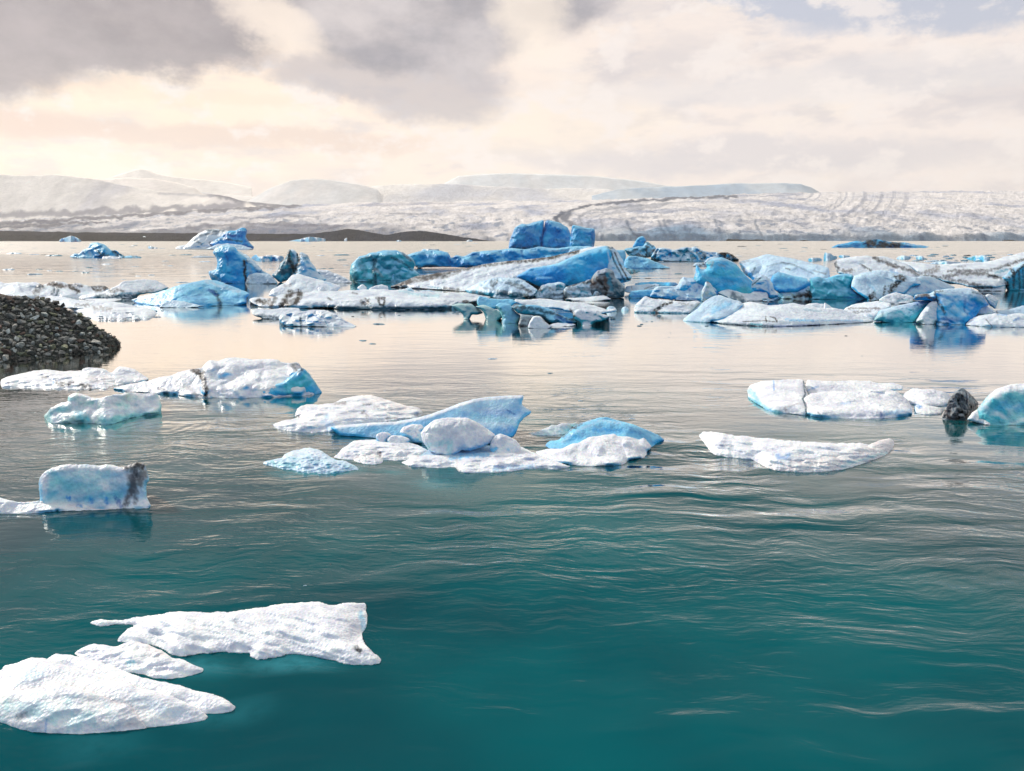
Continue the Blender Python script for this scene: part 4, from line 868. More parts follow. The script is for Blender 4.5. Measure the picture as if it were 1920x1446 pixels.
berg('iceberg', 'long dimpled blue wall of ice running behind the scalloped teal berg to the tower', 'iceberg', [
    lobe('C', '380,330 400,310 480,290 560,285 640,298 656,335 690,312 730,325 790,296 860,290 940,285 1020,272 1100,282 1180,265 1300,275 1400,262 1500,262 1560,300 1400,380 1100,392 900,392 760,392 660,385 560,387 450,392',
         k=1.4, kf=2, amp=.035, scal=1.3, facet=.5, sc_=5, face='M', mix2='B', top='L', nz=(.3, .85), base='380,396 900,398 1560,400', jag=.6)],
    [S('C', '455,388 650,392', 6, 'Q', .9, .4), S('C', '480,325 500,335', 8, 'B', .6), S('C', '640,335 655,350', 6, 'D', .7), S('C', '850,330 890,320', 8, 'B', .6), S('C', '1080,290 1090,330', 5, 'D', .6), S('C', '960,300 980,330', 8, 'B', .6), S('C', '1110,300 1140,320', 8, 'B', .6), S('C', '1250,290 1400,285 1480,270', 5, 'V', .5), S('C', '740,380 760,360', 7, 'D', .5), S('C', '600,300 620,310', 7, 'B', .5)])
berg('iceberg', 'knobbly scalloped teal and pale blue berg with a smooth rounded boulder face', 'iceberg', [
    lobe('C', '45,425 60,370 110,320 160,310 182,300 250,288 330,285 370,300 425,330 445,372 432,395 462,420 472,442 440,470 300,478 200,476 80,472', k=1.6, amp=.07, scal=1.6, facet=.6, sc_=2.4, face='T', mix2='C', top='L', nz=(.25, .8), base=476, g=1.0),
    lobe('C', '195,402 215,345 260,330 300,335 380,370 420,410 410,430 350,442 330,474 225,477', k=1.3, amp=.06, scal=.8, facet=.8, face='M', mix2='C', top='L', nz=(.1, .6), base=476, g=1.0),
    lobe('C', '300,300 340,290 400,315 445,372 430,392 400,370 350,345', k=1, amp=.05, facet=1, face='L', top='V', nz=(.1, .6), base=430, g=.9)],
    [S('C', '200,345 195,400 205,470', 9, 'Q', .8), S('C', '300,330 380,365 425,405', 4, 'Q', .7), S('C', '120,350 140,440', 10, 'Q', .4), S('C', '360,300 420,350', 4, 'H', .7), S('C', '210,400 240,440', 8, 'G', .6), S('C', '80,400 90,460', 8, 'Q', .4), S('C', '150,330 180,320', 5, 'N', .4), S('C', '30,460 480,476', 3, 'Q', .5)])
berg('iceberg', 'huge tilted slab with a grooved white slope, black upper rim and bright blue flank', 'iceberg', [
    lobe('C', '287,507 330,490 450,440 560,425 700,405 850,370 1000,350 1130,340 1250,325 1400,290 1500,265 1570,258 1620,270 1600,330 1500,400 1300,440 1130,470 1000,500 900,530 700,532 600,522 450,512',
         k=.42, kf=.8, fq=.2, amp=.018, scal=.7, facet=.6, sc_=2.2, face='V', top='W', nz=(-.2, .3), base='287,512 450,516 700,534 900,540 1620,545', g=1.3, jag=.5),
    lobe('C', '1045,445 1130,395 1300,365 1380,325 1480,285 1590,258 1625,272 1660,300 1690,400 1680,480 1560,500 1400,500 1200,510 1130,478', k=1.3, kf=1.6, amp=.035, facet=1.2, scal=.5, face='B', mix2='M', top='L', nz=(.5, .95), base='1045,560 1690,560', g=1.1, jag=.4),
    lobe('C', '1560,500 1600,330 1605,268 1625,262 1655,290 1692,350 1702,400 1745,440 1738,470 1690,482 1640,500', k=1.4, amp=.035, facet=1.2, face='L', mix2='M', top='V', nz=(.1, .6), base=560, g=.9, jag=.5),
    lobe('C', '1640,285 1700,283 1712,320 1692,372 1660,330', k=1, amp=.05, face='M', top='L', nz=(.2, .7), base=420, g=.9)],
    [S('C', '292,502 350,485 450,452 560,438 640,432', 10, 'K', .8, .6), S('C', '560,430 700,408 850,376 1000,355', 6, 'K', .75, .7), S('C', '1000,355 1130,350 1200,340 1320,312 1420,290', 7, 'K', .85, .6), S('C', '330,500 430,475 560,455', 4, 'N', .7), S('C', '600,455 700,425', 3, 'H', .6), S('C', '1240,325 1280,330', 7, 'K', .8),
     S('C', '1612,275 1640,360 1700,470', 3, 'Q', .8, .4), S('C', '1640,300 1670,370 1720,460', 3, 'K', .8, .4), S('C', '1595,265 1660,270', 5, 'K', .8), S('C', '1600,300 1620,400 1670,480', 4, 'V', .7, .4), S('C', '1660,462 1735,460', 4, 'K', .8),
     S('C', '1070,450 1150,420 1300,400', 14, 'B', .6), S('C', '1300,370 1400,330 1480,300 1590,268', 8, 'L', .8, .4), S('C', '1480,330 1560,390', 18, 'D', .35), S('C', '1200,455 1400,440', 16, 'D', .4), S('C', '620,520 700,528', 6, 'K', .7), S('C', '520,505 600,515', 4, 'T', .6)]
    + [S('C', '%d,%d %d,%d' % (500 + i * 62, 500 - i * 12 + (i % 3) * 8, 600 + i * 62, 470 - i * 11 + (i % 3) * 8), 2.2, 'E', .75, .8) for i in range(12)])
berg('iceberg', 'low grey-blue berg with a dirty dark face below the left part of the tilted slab', 'iceberg', [
    lobe('C', '735,525 800,490 860,465 930,448 1000,450 1080,460 1130,490 1180,522 1170,552 1130,577 980,580 870,562 760,542', k=.7, kf=1.4, fq=.4, amp=.06, facet=1.2, scal=.5, face='Q', mix2='T', top='V', nz=(.2, .6), base='735,550 870,572 1180,580', g=1.0)],
    [S('C', '900,480 910,500 930,470', 7, 'K', .6), S('C', '950,545 1100,560', 9, 'Q', .8), S('C', '1000,480 1120,530', 8, 'H', .6), S('C', '850,510 1000,540', 5, 'G', .6), S('C', '1080,500 1140,540', 5, 'K', .5), S('C', '1110,560 1130,575', 8, 'K', .8), S('C', '1130,555 1300,568', 4, 'V', .8)])
berg('iceberg', 'small speckled grey ice block between the dirty-faced low berg and the soot-stained pinnacle', 'iceberg', [
    lobe('C', '1140,555 1185,525 1200,495 1300,475 1345,488 1345,570 1250,572 1160,572', k=1.1, amp=.06, facet=1.2, face='T', mix2='G', top='V', nz=(.2, .7), base=574, g=.9)],
    [S('C', '1150,500 1190,520', 8, 'K', .8), S('C', '1190,500 1320,520', 8, 'G', .5, 1.2), S('C', '1220,560 1330,550', 6, 'Q', .6)])
berg('iceberg', 'soot-stained grey berg with an upright pinnacle in front of the tilted slab\'s right end', 'iceberg', [
    lobe('C', '1330,525 1350,505 1420,482 1490,460 1530,470 1560,540 1540,578 1400,574 1340,570', k=1.6, amp=.06, facet=1.2, face='G', mix2='T', top='V', nz=(.2, .6), base=576, g=.9),
    lobe('C', '1480,575 1490,470 1530,410 1590,392 1632,408 1642,450 1690,490 1702,520 1698,570 1600,574', k=1.8, amp=.06, facet=1.2, face='Q', mix2='H', top='G', nz=(.2, .7), base=576, g=.9),
    lobe('C', '1335,575 1450,568 1520,562 1580,555 1625,580 1500,594 1382,585', k=.3, amp=.04, face='V', top='W', nz=(0, .5), base=592, g=.8)],
    [S('C', '1360,495 1440,480 1500,470', 7, 'K', .8, .8), S('C', '1510,480 1570,460 1590,500', 14, 'N', .8, .8), S('C', '1560,480 1590,530', 11, 'K', .9, .8), S('C', '1540,420 1590,402', 9, 'E', .8), S('C', '1600,430 1625,520', 10, 'T', .7), S('C', '1640,500 1690,560', 14, 'Q', .8), S('C', '1350,520 1480,520', 8, 'G', .8), S('C', '1350,550 1480,560', 5, 'Q', .6), S('C', '1390,465 1400,475', 5, 'K', .9)])
berg('iceberg', 'teal mushroom-shaped berg standing on eroded stalks with a dirty arch and white back', 'iceberg', [
    lobe('C', '1035,600 1040,578 1100,583 1200,575 1320,590 1430,600 1530,620 1600,645 1650,632 1652,655 1600,662 1500,680 1420,690 1380,660 1300,640 1100,622', k=.35, kf=.8, amp=.04, scal=.8, facet=.5, face='M', top='W', nz=(0, .5), base='1035,700 1652,690', g=1.0),
    lobe('C', '812,600 822,558 870,570 940,582 1030,577 1050,600 1000,640 900,640 820,625', k=1.0, amp=.06, face='C', mix2='M', top='L', nz=(.1, .6), base=705, g=.9),
    lobe('C', '657,617 690,605 780,606 820,640 855,662 820,674 782,672 772,700 735,702 730,672 690,642', k=1.4, amp=.05, face='T', mix2='A', top='P', nz=(.1, .6), base=702, g=.7, jag=.5),
    lobe('C', '800,622 850,612 900,630 960,660 970,690 932,710 868,710 862,682 850,650', k=1.3, amp=.05, face='T', mix2='A', top='P', nz=(.1, .6), base=710, g=.7, jag=.5),
    lobe('C', '918,620 950,600 1010,608 1045,655 1082,680 1062,722 960,724 966,690 950,652', k=1.4, amp=.05, face='T', mix2='A', top='L', nz=(.1, .6), base=724, g=.7, jag=.5),
    lobe('C', '1020,625 1080,612 1180,616 1260,640 1300,668 1380,700 1420,722 1330,734 1240,722 1200,690 1140,676 1060,668', k=1.4, amp=.05, facet=1, face='T', mix2='Q', top='L', nz=(.2, .7), base=736, g=.8, jag=.5),
    lobe('C', '1060,738 1068,700 1080,672 1140,676 1150,700 1120,745', k=1.6, amp=.06, face='H', mix2='G', top='G', nz=(.2, .7), base=742, g=.7),
    lobe('C', '1115,752 1130,712 1150,680 1195,680 1225,715 1265,748 1230,757', k=1.4, amp=.03, face='L', top='W', nz=(-.1, .5), base=755, g=.7, jag=.4),
    lobe('C', '1385,662 1410,640 1470,638 1540,645 1562,668 1615,680 1592,702 1560,715 1520,722 1500,740 1450,740 1435,722 1392,692', k=1.2, amp=.05, facet=.8, face='T', mix2='C', top='W', nz=(.1, .55), base=740, g=.8),
    lobe('C', '1225,738 1300,720 1400,728 1410,738 1300,744', k=.3, amp=.03, face='L', top='W', nz=(0, .5), base=744, g=.7)],
    [S('C', '1040,620 1080,640 1090,625', 7, 'H', .8), S('C', '1080,630 1180,640 1260,665 1390,710', 6, 'Q', .8, .7), S('C', '1380,650 1395,680', 7, 'K', .8), S('C', '1290,690 1380,722', 9, 'D', .8), S('C', '1215,700 1240,722', 5, 'K', .6), S('C', '1065,735 1110,742', 4, 'K', .7), S('C', '850,672 870,700', 5, 'Q', .6), S('C', '960,695 965,720', 4, 'Q', .6)])
# ================= middle distance, right of centre =================
berg('iceberg', 'row of craggy blue-grey seracs ending in black rubble, topped by a leaning block', 'iceberg', [
    lobe('D', '215,215 240,170 270,120 320,105 345,150 340,205 260,215', k=2, amp=.05, facet=1.4, face='M', mix2='B', top='L', nz=(.3, .8), base=300, g=.8, jag=.4),
    lobe('D', '140,225 200,215 250,205 320,200 345,150 372,165 420,200 440,225 400,300 340,305 180,285', k=1.5, amp=.07, facet=1.5, face='T', mix2='G', top='L', nz=(.1, .6), base=320, g=.8),
    lobe('D', '380,300 430,220 500,210 560,228 620,230 680,210 740,212 780,200 810,215 850,240 930,255 1000,260 1080,250 1130,285 1182,320 1100,332 1000,337 860,345 700,332 600,334 450,332', k=1.3, amp=.055, facet=1.6, scal=.4, sc_=3.0, face='T', mix2='M', top='V', nz=(.15, .65), base=338, g=.85),
    lobe('D', '700,335 740,270 780,240 820,260 850,320 820,340', k=1.3, amp=.06, facet=1.5, face='T', top='G', nz=(.2, .7), base=338, g=.8),
    lobe('D', '755,378 790,345 860,350 900,310 960,290 1010,310 960,340 880,385', k=.8, amp=.06, face='L', top='V', nz=(0, .5), base=382, g=.8)],
    [S('D', '345,215 350,290 375,295', 7, 'K', .8, .8), S('D', '430,250 420,310', 7, 'K', .6), S('D', '1020,265 1080,265 1170,318', 15, 'K', .9, .8), S('D', '1050,300 1100,325', 11, 'K', .9, 1), S('D', '560,240 570,290', 7, 'B', .7), S('D', '640,230 660,280', 8, 'Q', .5), S('D', '830,240 870,290 840,330', 8, 'K', .7, .9),
     S('D', '880,360 830,372', 7, 'K', .8), S('D', '340,165 400,200', 7, 'Q', .7, 1), S('D', '480,230 520,290', 7, 'V', .5, 1), S('D', '880,345 870,375', 4, 'D', .6), S('D', '600,260 760,250', 6, 'Q', .4, 1.2), S('D', '180,240 240,260', 8, 'G', .5)])
berg('iceberg', 'smooth low blue wedge tapering to the right in front of the craggy serac row', 'iceberg', [
    lobe('D', '145,382 150,320 180,285 260,290 360,310 450,350 572,397 450,403 260,406 150,402', k=.8, amp=.045, scal=.9, facet=.6, face='M', mix2='B', top='L', nz=(.3, .8), base=405, g=.9)],
    [S('D', '230,330 240,380', 8, 'D', .4), S('D', '150,400 500,402', 4, 'D', .6), S('D', '310,360 330,390', 6, 'D', .4)])
berg('ice_floe', 'thin dark slab of ice afloat at the right foot of the tilted slab', 'ice floe', [lobe('D', '140,430 150,405 200,400 270,420 300,432 200,445', k=.3, amp=.03, face='Q', top='T', nz=(.3, .9), g=.7)])
berg('iceberg', 'bright blue arched berg with hollowed caves and a finger-like tip on its left', 'iceberg', [
    lobe('D', '770,495 790,430 785,380 800,365 822,398 850,410 885,405 897,380 868,365 890,340 950,310 1020,300 1080,320 1160,360 1200,420 1250,470 1300,515 1350,600 1300,690 1100,690 1000,640 900,600 760,540', k=1.4, amp=.035, scal=.5, facet=.8, face='M', mix2='C', top='L', nz=(.5, .95), base=690, jag=.5, g=1.0),
    lobe('D', '370,660 400,600 440,562 560,560 620,562 655,500 680,470 700,485 760,490 880,492 900,520 1000,518 1085,560 1040,610 990,640 990,690 830,692 630,684 540,682', k=.9, amp=.05, scal=1.2, facet=.6, sc_=1.6, face='B', mix2='M', top='V', nz=(.2, .65), base=692, g=.9, jag=.7),
    lobe('D', '984,620 1080,570 1200,595 1300,600 1440,600 1447,686 1300,693 1200,700 1130,680 1050,655', k=.5, kf=1.0, amp=.05, scal=.6, facet=.6, face='L', top='W', nz=(0, .5), base='984,700 1447,694', g=.9),
    lobe('D', '1255,600 1300,510 1340,480 1380,455 1440,478 1480,540 1500,600 1545,645 1500,670 1448,676 1430,620', k=1.2, kf=1.8, amp=.05, facet=1.2, face='M', mix2='B', top='V', nz=(.1, .55), base=690, g=.9),
    ],
    [S('D', '870,350 940,345 930,390', 10, 'G', .6), S('D', '1000,370 1050,380', 10, 'G', .5), S('D', '900,450 1180,440', 22, 'C', .5), S('D', '950,320 1080,325 1160,365', 5, 'V', .6), S('D', '1130,650 1200,680', 17, 'Q', .7), S('D', '820,560 790,600', 9, 'D', .6), S('D', '720,560 730,600', 8, 'D', .5), S('D', '640,670 820,680', 8, 'D', .6),
     S('D', '1300,550 1380,480', 3, 'Q', .8), S('D', '1440,520 1450,650', 8, 'B', .5), S('D', '900,490 1250,560', 14, 'L', .5, 1), S('D', '960,560 1040,560', 10, 'B', .5), S('D', '540,600 620,640', 9, 'M', .5), S('D', '790,390 795,470', 5, 'V', .6)])
berg('iceberg', 'slender pale greenish-white upright ice figure in front of the blue arched berg', 'iceberg', [
    lobe('D', '835,695 840,600 868,560 874,520 895,512 912,520 932,545 952,590 982,640 940,670 890,698', k=1.8, amp=.05, scal=.5, face='P', mix2='L', top='W', nz=(.2, .7), base=700, g=.7, jag=.5)],
    [S('D', '890,515 910,530', 5, 'H', .8), S('D', '845,620 850,680', 5, 'G', .5), S('D', '880,640 920,650', 8, 'P', .7)])
berg('iceberg', 'low flat berg with pale top and smooth blue underside left of the hollowed blue caves', 'iceberg', [
    lobe('D', '145,610 160,560 210,555 330,545 425,540 470,545 440,580 330,600 200,625', k=.3, amp=.04, face='L', top='V', nz=(0, .5), base='145,640 470,640', g=.8),
    lobe('D', '180,640 210,602 300,595 400,592 462,610 440,645 320,665 230,668 190,660', k=1.2, amp=.03, face='B', mix2='M', top='L', nz=(.3, .8), base=668, g=.8, jag=.5)],
    [S('D', '330,585 420,550', 3, 'K', .6), S('D', '210,560 215,590', 3, 'H', .6), S('D', '210,650 420,650', 6, 'D', .5)])
berg('ice_floe', 'flat pale blue slab of ice lying behind the low flat berg', 'ice floe', [lobe('D', '230,545 260,530 400,520 620,530 640,545 560,560 420,552 300,558', k=.3, amp=.03, face='B', top='M', nz=(.3, .9), g=.7)])
berg('iceberg', 'broad white and blue domed berg forming the left part of the right-hand massif', 'iceberg', [
    lobe('D', '1180,340 1260,320 1380,285 1440,270 1560,295 1680,310 1820,350 1990,390 2000,520 1800,580 1600,640 1480,560 1300,512 1230,450 1195,400', k=.7, amp=.035, scal=.5, facet=.8, face='B', mix2='M', top='V', nz=(.15, .5), base='1180,600 2000,640', g=1.2),
    lobe('D', '1440,560 1480,460 1540,430 1700,470 1800,490 1860,540 1700,620 1540,620', k=.9, amp=.035, face='M', mix2='B', top='L', nz=(.4, .9), base=680, g=1.0)],
    [S('D', '1190,350 1230,430 1245,450', 11, 'H', .8, .9), S('D', '1270,330 1200,345', 7, 'H', .5), S('D', '1320,400 1290,470', 6, 'Q', .6), S('D', '1560,345 1680,365', 3, 'H', .6), S('D', '1430,380 1560,350 1700,380 1850,450', 4, 'Q', .4), S('D', '1500,520 1650,510', 18, 'B', .5), S('D', '1600,400 1640,410', 5, 'H', .7), S('D', '1850,420 1960,450', 4, 'N', .5)])
berg('iceberg', 'teal berg with a black undercut hollow at its left foot', 'iceberg', [
    lobe('D', '1520,620 1560,580 1640,540 1700,545 1780,490 1830,480 1850,560 1840,675 1700,675 1560,670', k=1.2, kf=1.3, amp=.06, facet=.8, scal=.8, face='P', mix2='L', top='V', nz=(.3, .8), base=676, g=.9),
    lobe('E', '150,612 160,500 150,450 220,430 300,445 400,412 460,408 522,415 526,460 500,515 560,570 640,622 440,617 180,614', k=1.1, kf=1.5, amp=.04, facet=1, scal=.5, face='T', mix2='C', top='L', nz=(.45, .9), base=617, g=1.0, jag=.5)],
    [S('E', '40,600 90,590 165,590', 13, 'K', 1, .7), S('E', '150,540 170,580', 8, 'K', .9, .8), S('E', '60,580 120,570', 7, 'H', .6), S('E', '330,440 500,440', 9, 'C', .5), S('E', '250,450 320,500', 14, 'T', .5), S('E', '450,600 560,605', 7, 'D', .6), S('E', '100,480 160,460', 7, 'V', .5)])  # black strokes at the left foot paint the shade inside the hollow
berg('iceberg', 'large white berg veined with brown and black dirt behind the teal undercut berg', 'iceberg', [
    lobe('E', '360,312 400,290 480,275 620,260 700,266 780,262 850,290 950,320 1000,360 1060,402 1110,430 1000,470 800,470 600,460 390,405', k=.4, amp=.035, scal=.5, facet=.8, face='L', top='W', nz=(-.1, .4), base='360,560 1110,560', g=1.2),
    lobe('E', '500,520 520,430 600,400 720,375 830,385 950,415 1050,440 1080,500 1000,520 940,580 860,570 740,622 650,627 560,570', k=.7, kf=1.1, amp=.04, scal=.7, facet=.8, face='M', top='V', nz=(0, .45), base=627, g=1.1)],
    [S('E', '370,320 395,380', 11, 'H', .9, .9), S('E', '440,390 520,385', 8, 'N', .7, 1), S('E', '590,335 660,375', 7, 'H', .8, .9), S('E', '690,275 760,300 850,340 1000,385 1050,405', 8, 'H', .8, .8), S('E', '700,280 730,300', 9, 'K', .7), S('E', '800,330 880,360', 5, 'N', .7), S('E', '860,430 940,440 900,480 840,510 820,560', 10, 'K', .95, .9), S('E', '870,500 850,545', 10, 'K', .9, .8), S('E', '785,510 770,580', 6, 'K', .8, .8),
     S('E', '680,580 660,620', 12, 'K', .9, 1), S('E', '540,440 560,480', 6, 'V', .4), S('E', '700,600 740,625', 4, 'K', .6), S('E', '490,320 600,300', 5, 'E', .7), S('E', '830,380 880,400', 8, 'B', .5), S('E', '640,480 700,540', 9, 'L', .5)])
berg('iceberg', 'layered white berg with long dark dirt seams and a fluted blue end, right edge', 'iceberg', [
    lobe('E', '900,305 1000,310 1200,335 1400,320 1600,312 1700,290 1750,268 1800,262 1920,228 2040,215 2060,400 1900,480 1700,520 1500,520 1300,480 1100,440 1000,370', k=.35, amp=.025, scal=.4, facet=.8, face='L', top='W', nz=(-.1, .4), base='900,560 2060,560', g=1.3),
    lobe('E', '1080,430 1250,425 1400,405 1500,395 1640,400 1740,425 1780,470 1770,548 1640,547 1560,547 1460,500 1300,490 1150,470', k=.45, kf=.8, amp=.03, face='V', top='W', nz=(-.1, .4), base=550, g=1.1),
    lobe('E', '1740,440 1790,395 1840,350 1920,300 2050,270 2060,546 1780,548', k=2.0, amp=.035, facet=1, face='T', mix2='M', top='V', nz=(.4, .9), base=548, g=1.0),
    lobe('E', '1640,512 1680,462 1730,445 1765,445 1772,480 1766,547 1655,548', k=1.2, amp=.04, facet=.9, face='L', mix2='A', top='W', nz=(.1, .6), base=549, g=.8)],
    [S('E', '1060,405 1120,430 1250,440 1350,415 1450,402 1600,412 1720,440', 8, 'K', .7, .9), S('E', '1200,345 1220,375 1120,395', 9, 'N', .6, 1), S('E', '1300,385 1450,380 1600,385 1700,365 1790,335', 7, 'H', .75, .9), S('E', '1790,340 1850,310 1940,285', 6, 'K', .75, .8), S('E', '1380,350 1440,345', 4, 'H', .5), S('E', '1300,455 1450,480 1560,510 1650,520', 7, 'H', .7, 1),
     S('E', '1780,460 1785,545', 9, 'K', .9, .5), S('E', '1840,400 1835,520', 6, 'K', .75, .6), S('E', '1880,390 1885,530', 5, 'K', .7, .6), S('E', '1910,380 1920,520', 5, 'Q', .7, .6), S('E', '1800,440 1870,380 1920,340', 7, 'K', .8, .8), S('E', '1820,370 1830,390', 8, 'K', .8), S('E', '1690,400 1780,375', 8, 'T', .8), S('E', '1500,490 1560,500', 6, 'K', .6, 1), S('E', '1640,420 1700,432', 5, 'K', .7, 1)])
berg('iceberg', 'smooth light blue mound of ice in front of the dirt-veined white berg', 'iceberg', [
    lobe('E', '930,585 960,530 1030,490 1040,440 1080,424 1160,430 1250,470 1362,518 1330,545 1200,570 1050,600 960,600', k=.7, amp=.035, scal=.6, facet=.7, face='M', mix2='L', top='V', nz=(.2, .7), base='930,625 1362,600', g=1.0, jag=.5)],
    [S('E', '1050,500 1200,470', 7, 'V', .5), S('E', '1040,520 1150,540', 12, 'B', .3)])
berg('iceberg', 'small lumpy white berg with green-tinted hollows between the massif and the blue wedge', 'iceberg', [
    lobe('E', '730,625 760,600 800,580 870,556 930,575 1010,590 1012,630 1000,650 900,655 780,655', k=.6, amp=.06, scal=.9, face='A', top='W', nz=(0, .5), base=656, g=.85)], [S('E', '880,630 980,615', 7, 'T', .7), S('E', '750,645 850,650', 4, 'K', .4)])
berg('iceberg', 'low white berg with thin brown streaks left of the turquoise wedge', 'iceberg', [
    lobe('E', '430,710 470,680 520,660 650,636 740,630 830,650 830,690 740,720 700,780 640,775 520,745', k=.35, kf=1, amp=.04, scal=.6, face='L', top='W', nz=(-.1, .4), base='430,760 830,785', g=.9)],
    [S('E', '480,690 600,690 740,690', 4, 'N', .6, .9), S('E', '520,720 660,715', 5, 'H', .6, .9), S('E', '650,745 690,770', 7, 'T', .6), S('E', '530,735 560,740', 5, 'H', .6)])
berg('iceberg', 'turquoise wedge of ice with a pale rounded crest beside the overhanging blue block', 'iceberg', [
    lobe('E', '688,792 712,750 735,708 830,682 960,652 1100,625 1170,622 1160,660 1100,705 1060,745 1025,805 850,810', k=1.0, kf=1.8, fq=.5, amp=.025, facet=.9, face='C', mix2='T', top='V', nz=(.45, .9), base=808, g=.9, jag=.4)],
    [S('E', '720,740 860,700 1000,660 1120,635', 9, 'V', .7, .4), S('E', '700,785 760,740', 10, 'P', .6), S('E', '920,790 1050,700', 12, 'T', .6)])
berg('iceberg', 'big overhanging blue block with a dirt-streaked crest and a white facet on its left', 'iceberg', [
    lobe('E', '1012,610 1030,580 1100,570 1150,570 1200,540 1300,530 1480,525 1540,550 1590,590 1620,640 1640,665 1570,690 1540,740 1502,790 1440,822 1300,827 1200,825 1180,740 1200,640 1150,625 1020,625', k=1.2, kf=1.3, amp=.035, facet=1, scal=.5, face='B', mix2='M', top='V', nz=(.4, .8), base=826, g=1.1, jag=.5),
    lobe('E', '1032,806 1060,755 1085,715 1150,638 1212,625 1245,670 1270,720 1255,780 1200,818 1120,822', k=1.4, amp=.03, facet=1.2, face='L', mix2='P', top='W', nz=(.1, .6), base=822, g=.9, jag=.4),
    lobe('E', '1200,560 1300,528 1480,523 1540,548 1600,595 1500,580 1400,590 1300,580', k=.5, amp=.03, face='V', top='W', nz=(-.1, .4), base=680, g=.9, jag=.5)],
    [S('E', '1030,600 1060,590 1120,580', 7, 'H', .8, .9), S('E', '1080,575 1150,600 1200,620', 9, 'N', .8, 1), S('E', '1190,560 1210,620 1240,670 1270,730', 7, 'K', .75, .7), S('E', '1200,555 1250,550', 6, 'K', .6, 1), S('E', '1220,610 1300,570 1400,600', 6, 'L', .5), S('E', '1300,640 1330,730 1400,710', 22, 'L', .55), S('E', '1440,620 1430,700 1460,740', 7, 'D', .6, .5), S('E', '1480,600 1580,640', 20, 'T', .6), S('E', '1250,780 1420,790', 14, 'D', .6), S('E', '1500,560 1580,575 1640,660', 5, 'Q', .6), S('E', '1200,800 1300,820', 5, 'Q', .7)])
berg('iceberg', 'low pale blue berg with a rounded boulder on it at the right edge', 'iceberg', [
    lobe('E', '1437,826 1480,782 1560,747 1700,730 1760,745 1850,730 1920,735 2040,740 2050,850 1920,848 1800,847 1600,842', k=.6, kf=1.6, amp=.035, scal=.7, face='L', mix2='M', top='W', nz=(.1, .55), base='1437,828 1600,844 2050,850', g=1.0),
    lobe('E', '1640,745 1700,705 1780,703 1860,680 1920,668 2040,665 2050,760 1900,760 1750,760', k=.6, amp=.04, scal=.8, face='M', top='V', nz=(0, .5), base=800, g=.9),
    lobe('E', '1530,742 1538,700 1555,678 1610,670 1650,690 1680,712 1690,742 1600,752', k=1.4, amp=.05, facet=1, face='P', top='W', nz=(0, .5), base=765, g=.8, jag=.5)],
    [S('E', '1610,780 1660,840', 3, 'H', .6), S('E', '1690,700 1700,730', 5, 'K', .6), S('E', '1840,790 1880,770', 7, 'B', .6), S('E', '1700,742 1780,745', 5, 'B', .6)])
berg('ice_boulder', 'knobbly white ice lump poking up behind the overhanging blue block', 'ice boulder', [
    lobe('E', '1598,600 1606,578 1640,570 1680,590 1712,622 1700,665 1690,700 1640,670', k=1.3, amp=.07, facet=1, face='L', top='W', nz=(0, .5), base=710, g=.8)], [S('E', '1640,640 1690,690', 7, 'B', .5)])
# front rows, right
berg('iceberg', 'angular white berg with a dark V-shaped crack and green waterline', 'iceberg', [
    lobe('D', '228,778 250,722 330,648 400,672 560,690 700,700 800,690 845,710 800,750 760,782 740,806 600,808 420,802 240,798', k=.5, kf=1.4, fq=.2, amp=.03, facet=1.6, face='L', mix2='P', top='W', nz=(.05, .5), base='228,800 740,808 845,800', g=.9, jag=.6)],
    [S('D', '405,798 440,768 490,735 570,705', 8, 'K', .85, .6), S('D', '410,795 450,800', 6, 'K', .8), S('D', '250,735 400,745', 2, 'T', .7, .4), S('D', '235,792 420,797', 6, 'T', .9, .4), S('D', '460,795 740,803', 6, 'T', .9, .4), S('D', '640,715 760,730', 5, 'N', .4, 1), S('D', '560,740 720,790', 3, 'E', .7)])
berg('iceberg', 'rounded blue-white mound with a pointed left toe in front of the angular berg', 'iceberg', [
    lobe('D', '665,872 720,822 800,762 860,702 940,652 1010,640 1100,670 1200,700 1225,730 1160,800 1000,880 850,890 720,884', k=.45, kf=1.0, amp=.035, scal=.6, face='M', mix2='L', top='V', nz=(.0, .5), base='665,876 850,890 1225,905', g=1.0, jag=.6)],
    [S('D', '840,850 900,815 930,840', 6, 'W', .7), S('D', '950,780 1100,720', 20, 'M', .5), S('D', '670,876 940,888', 4, 'T', .7, .5)])
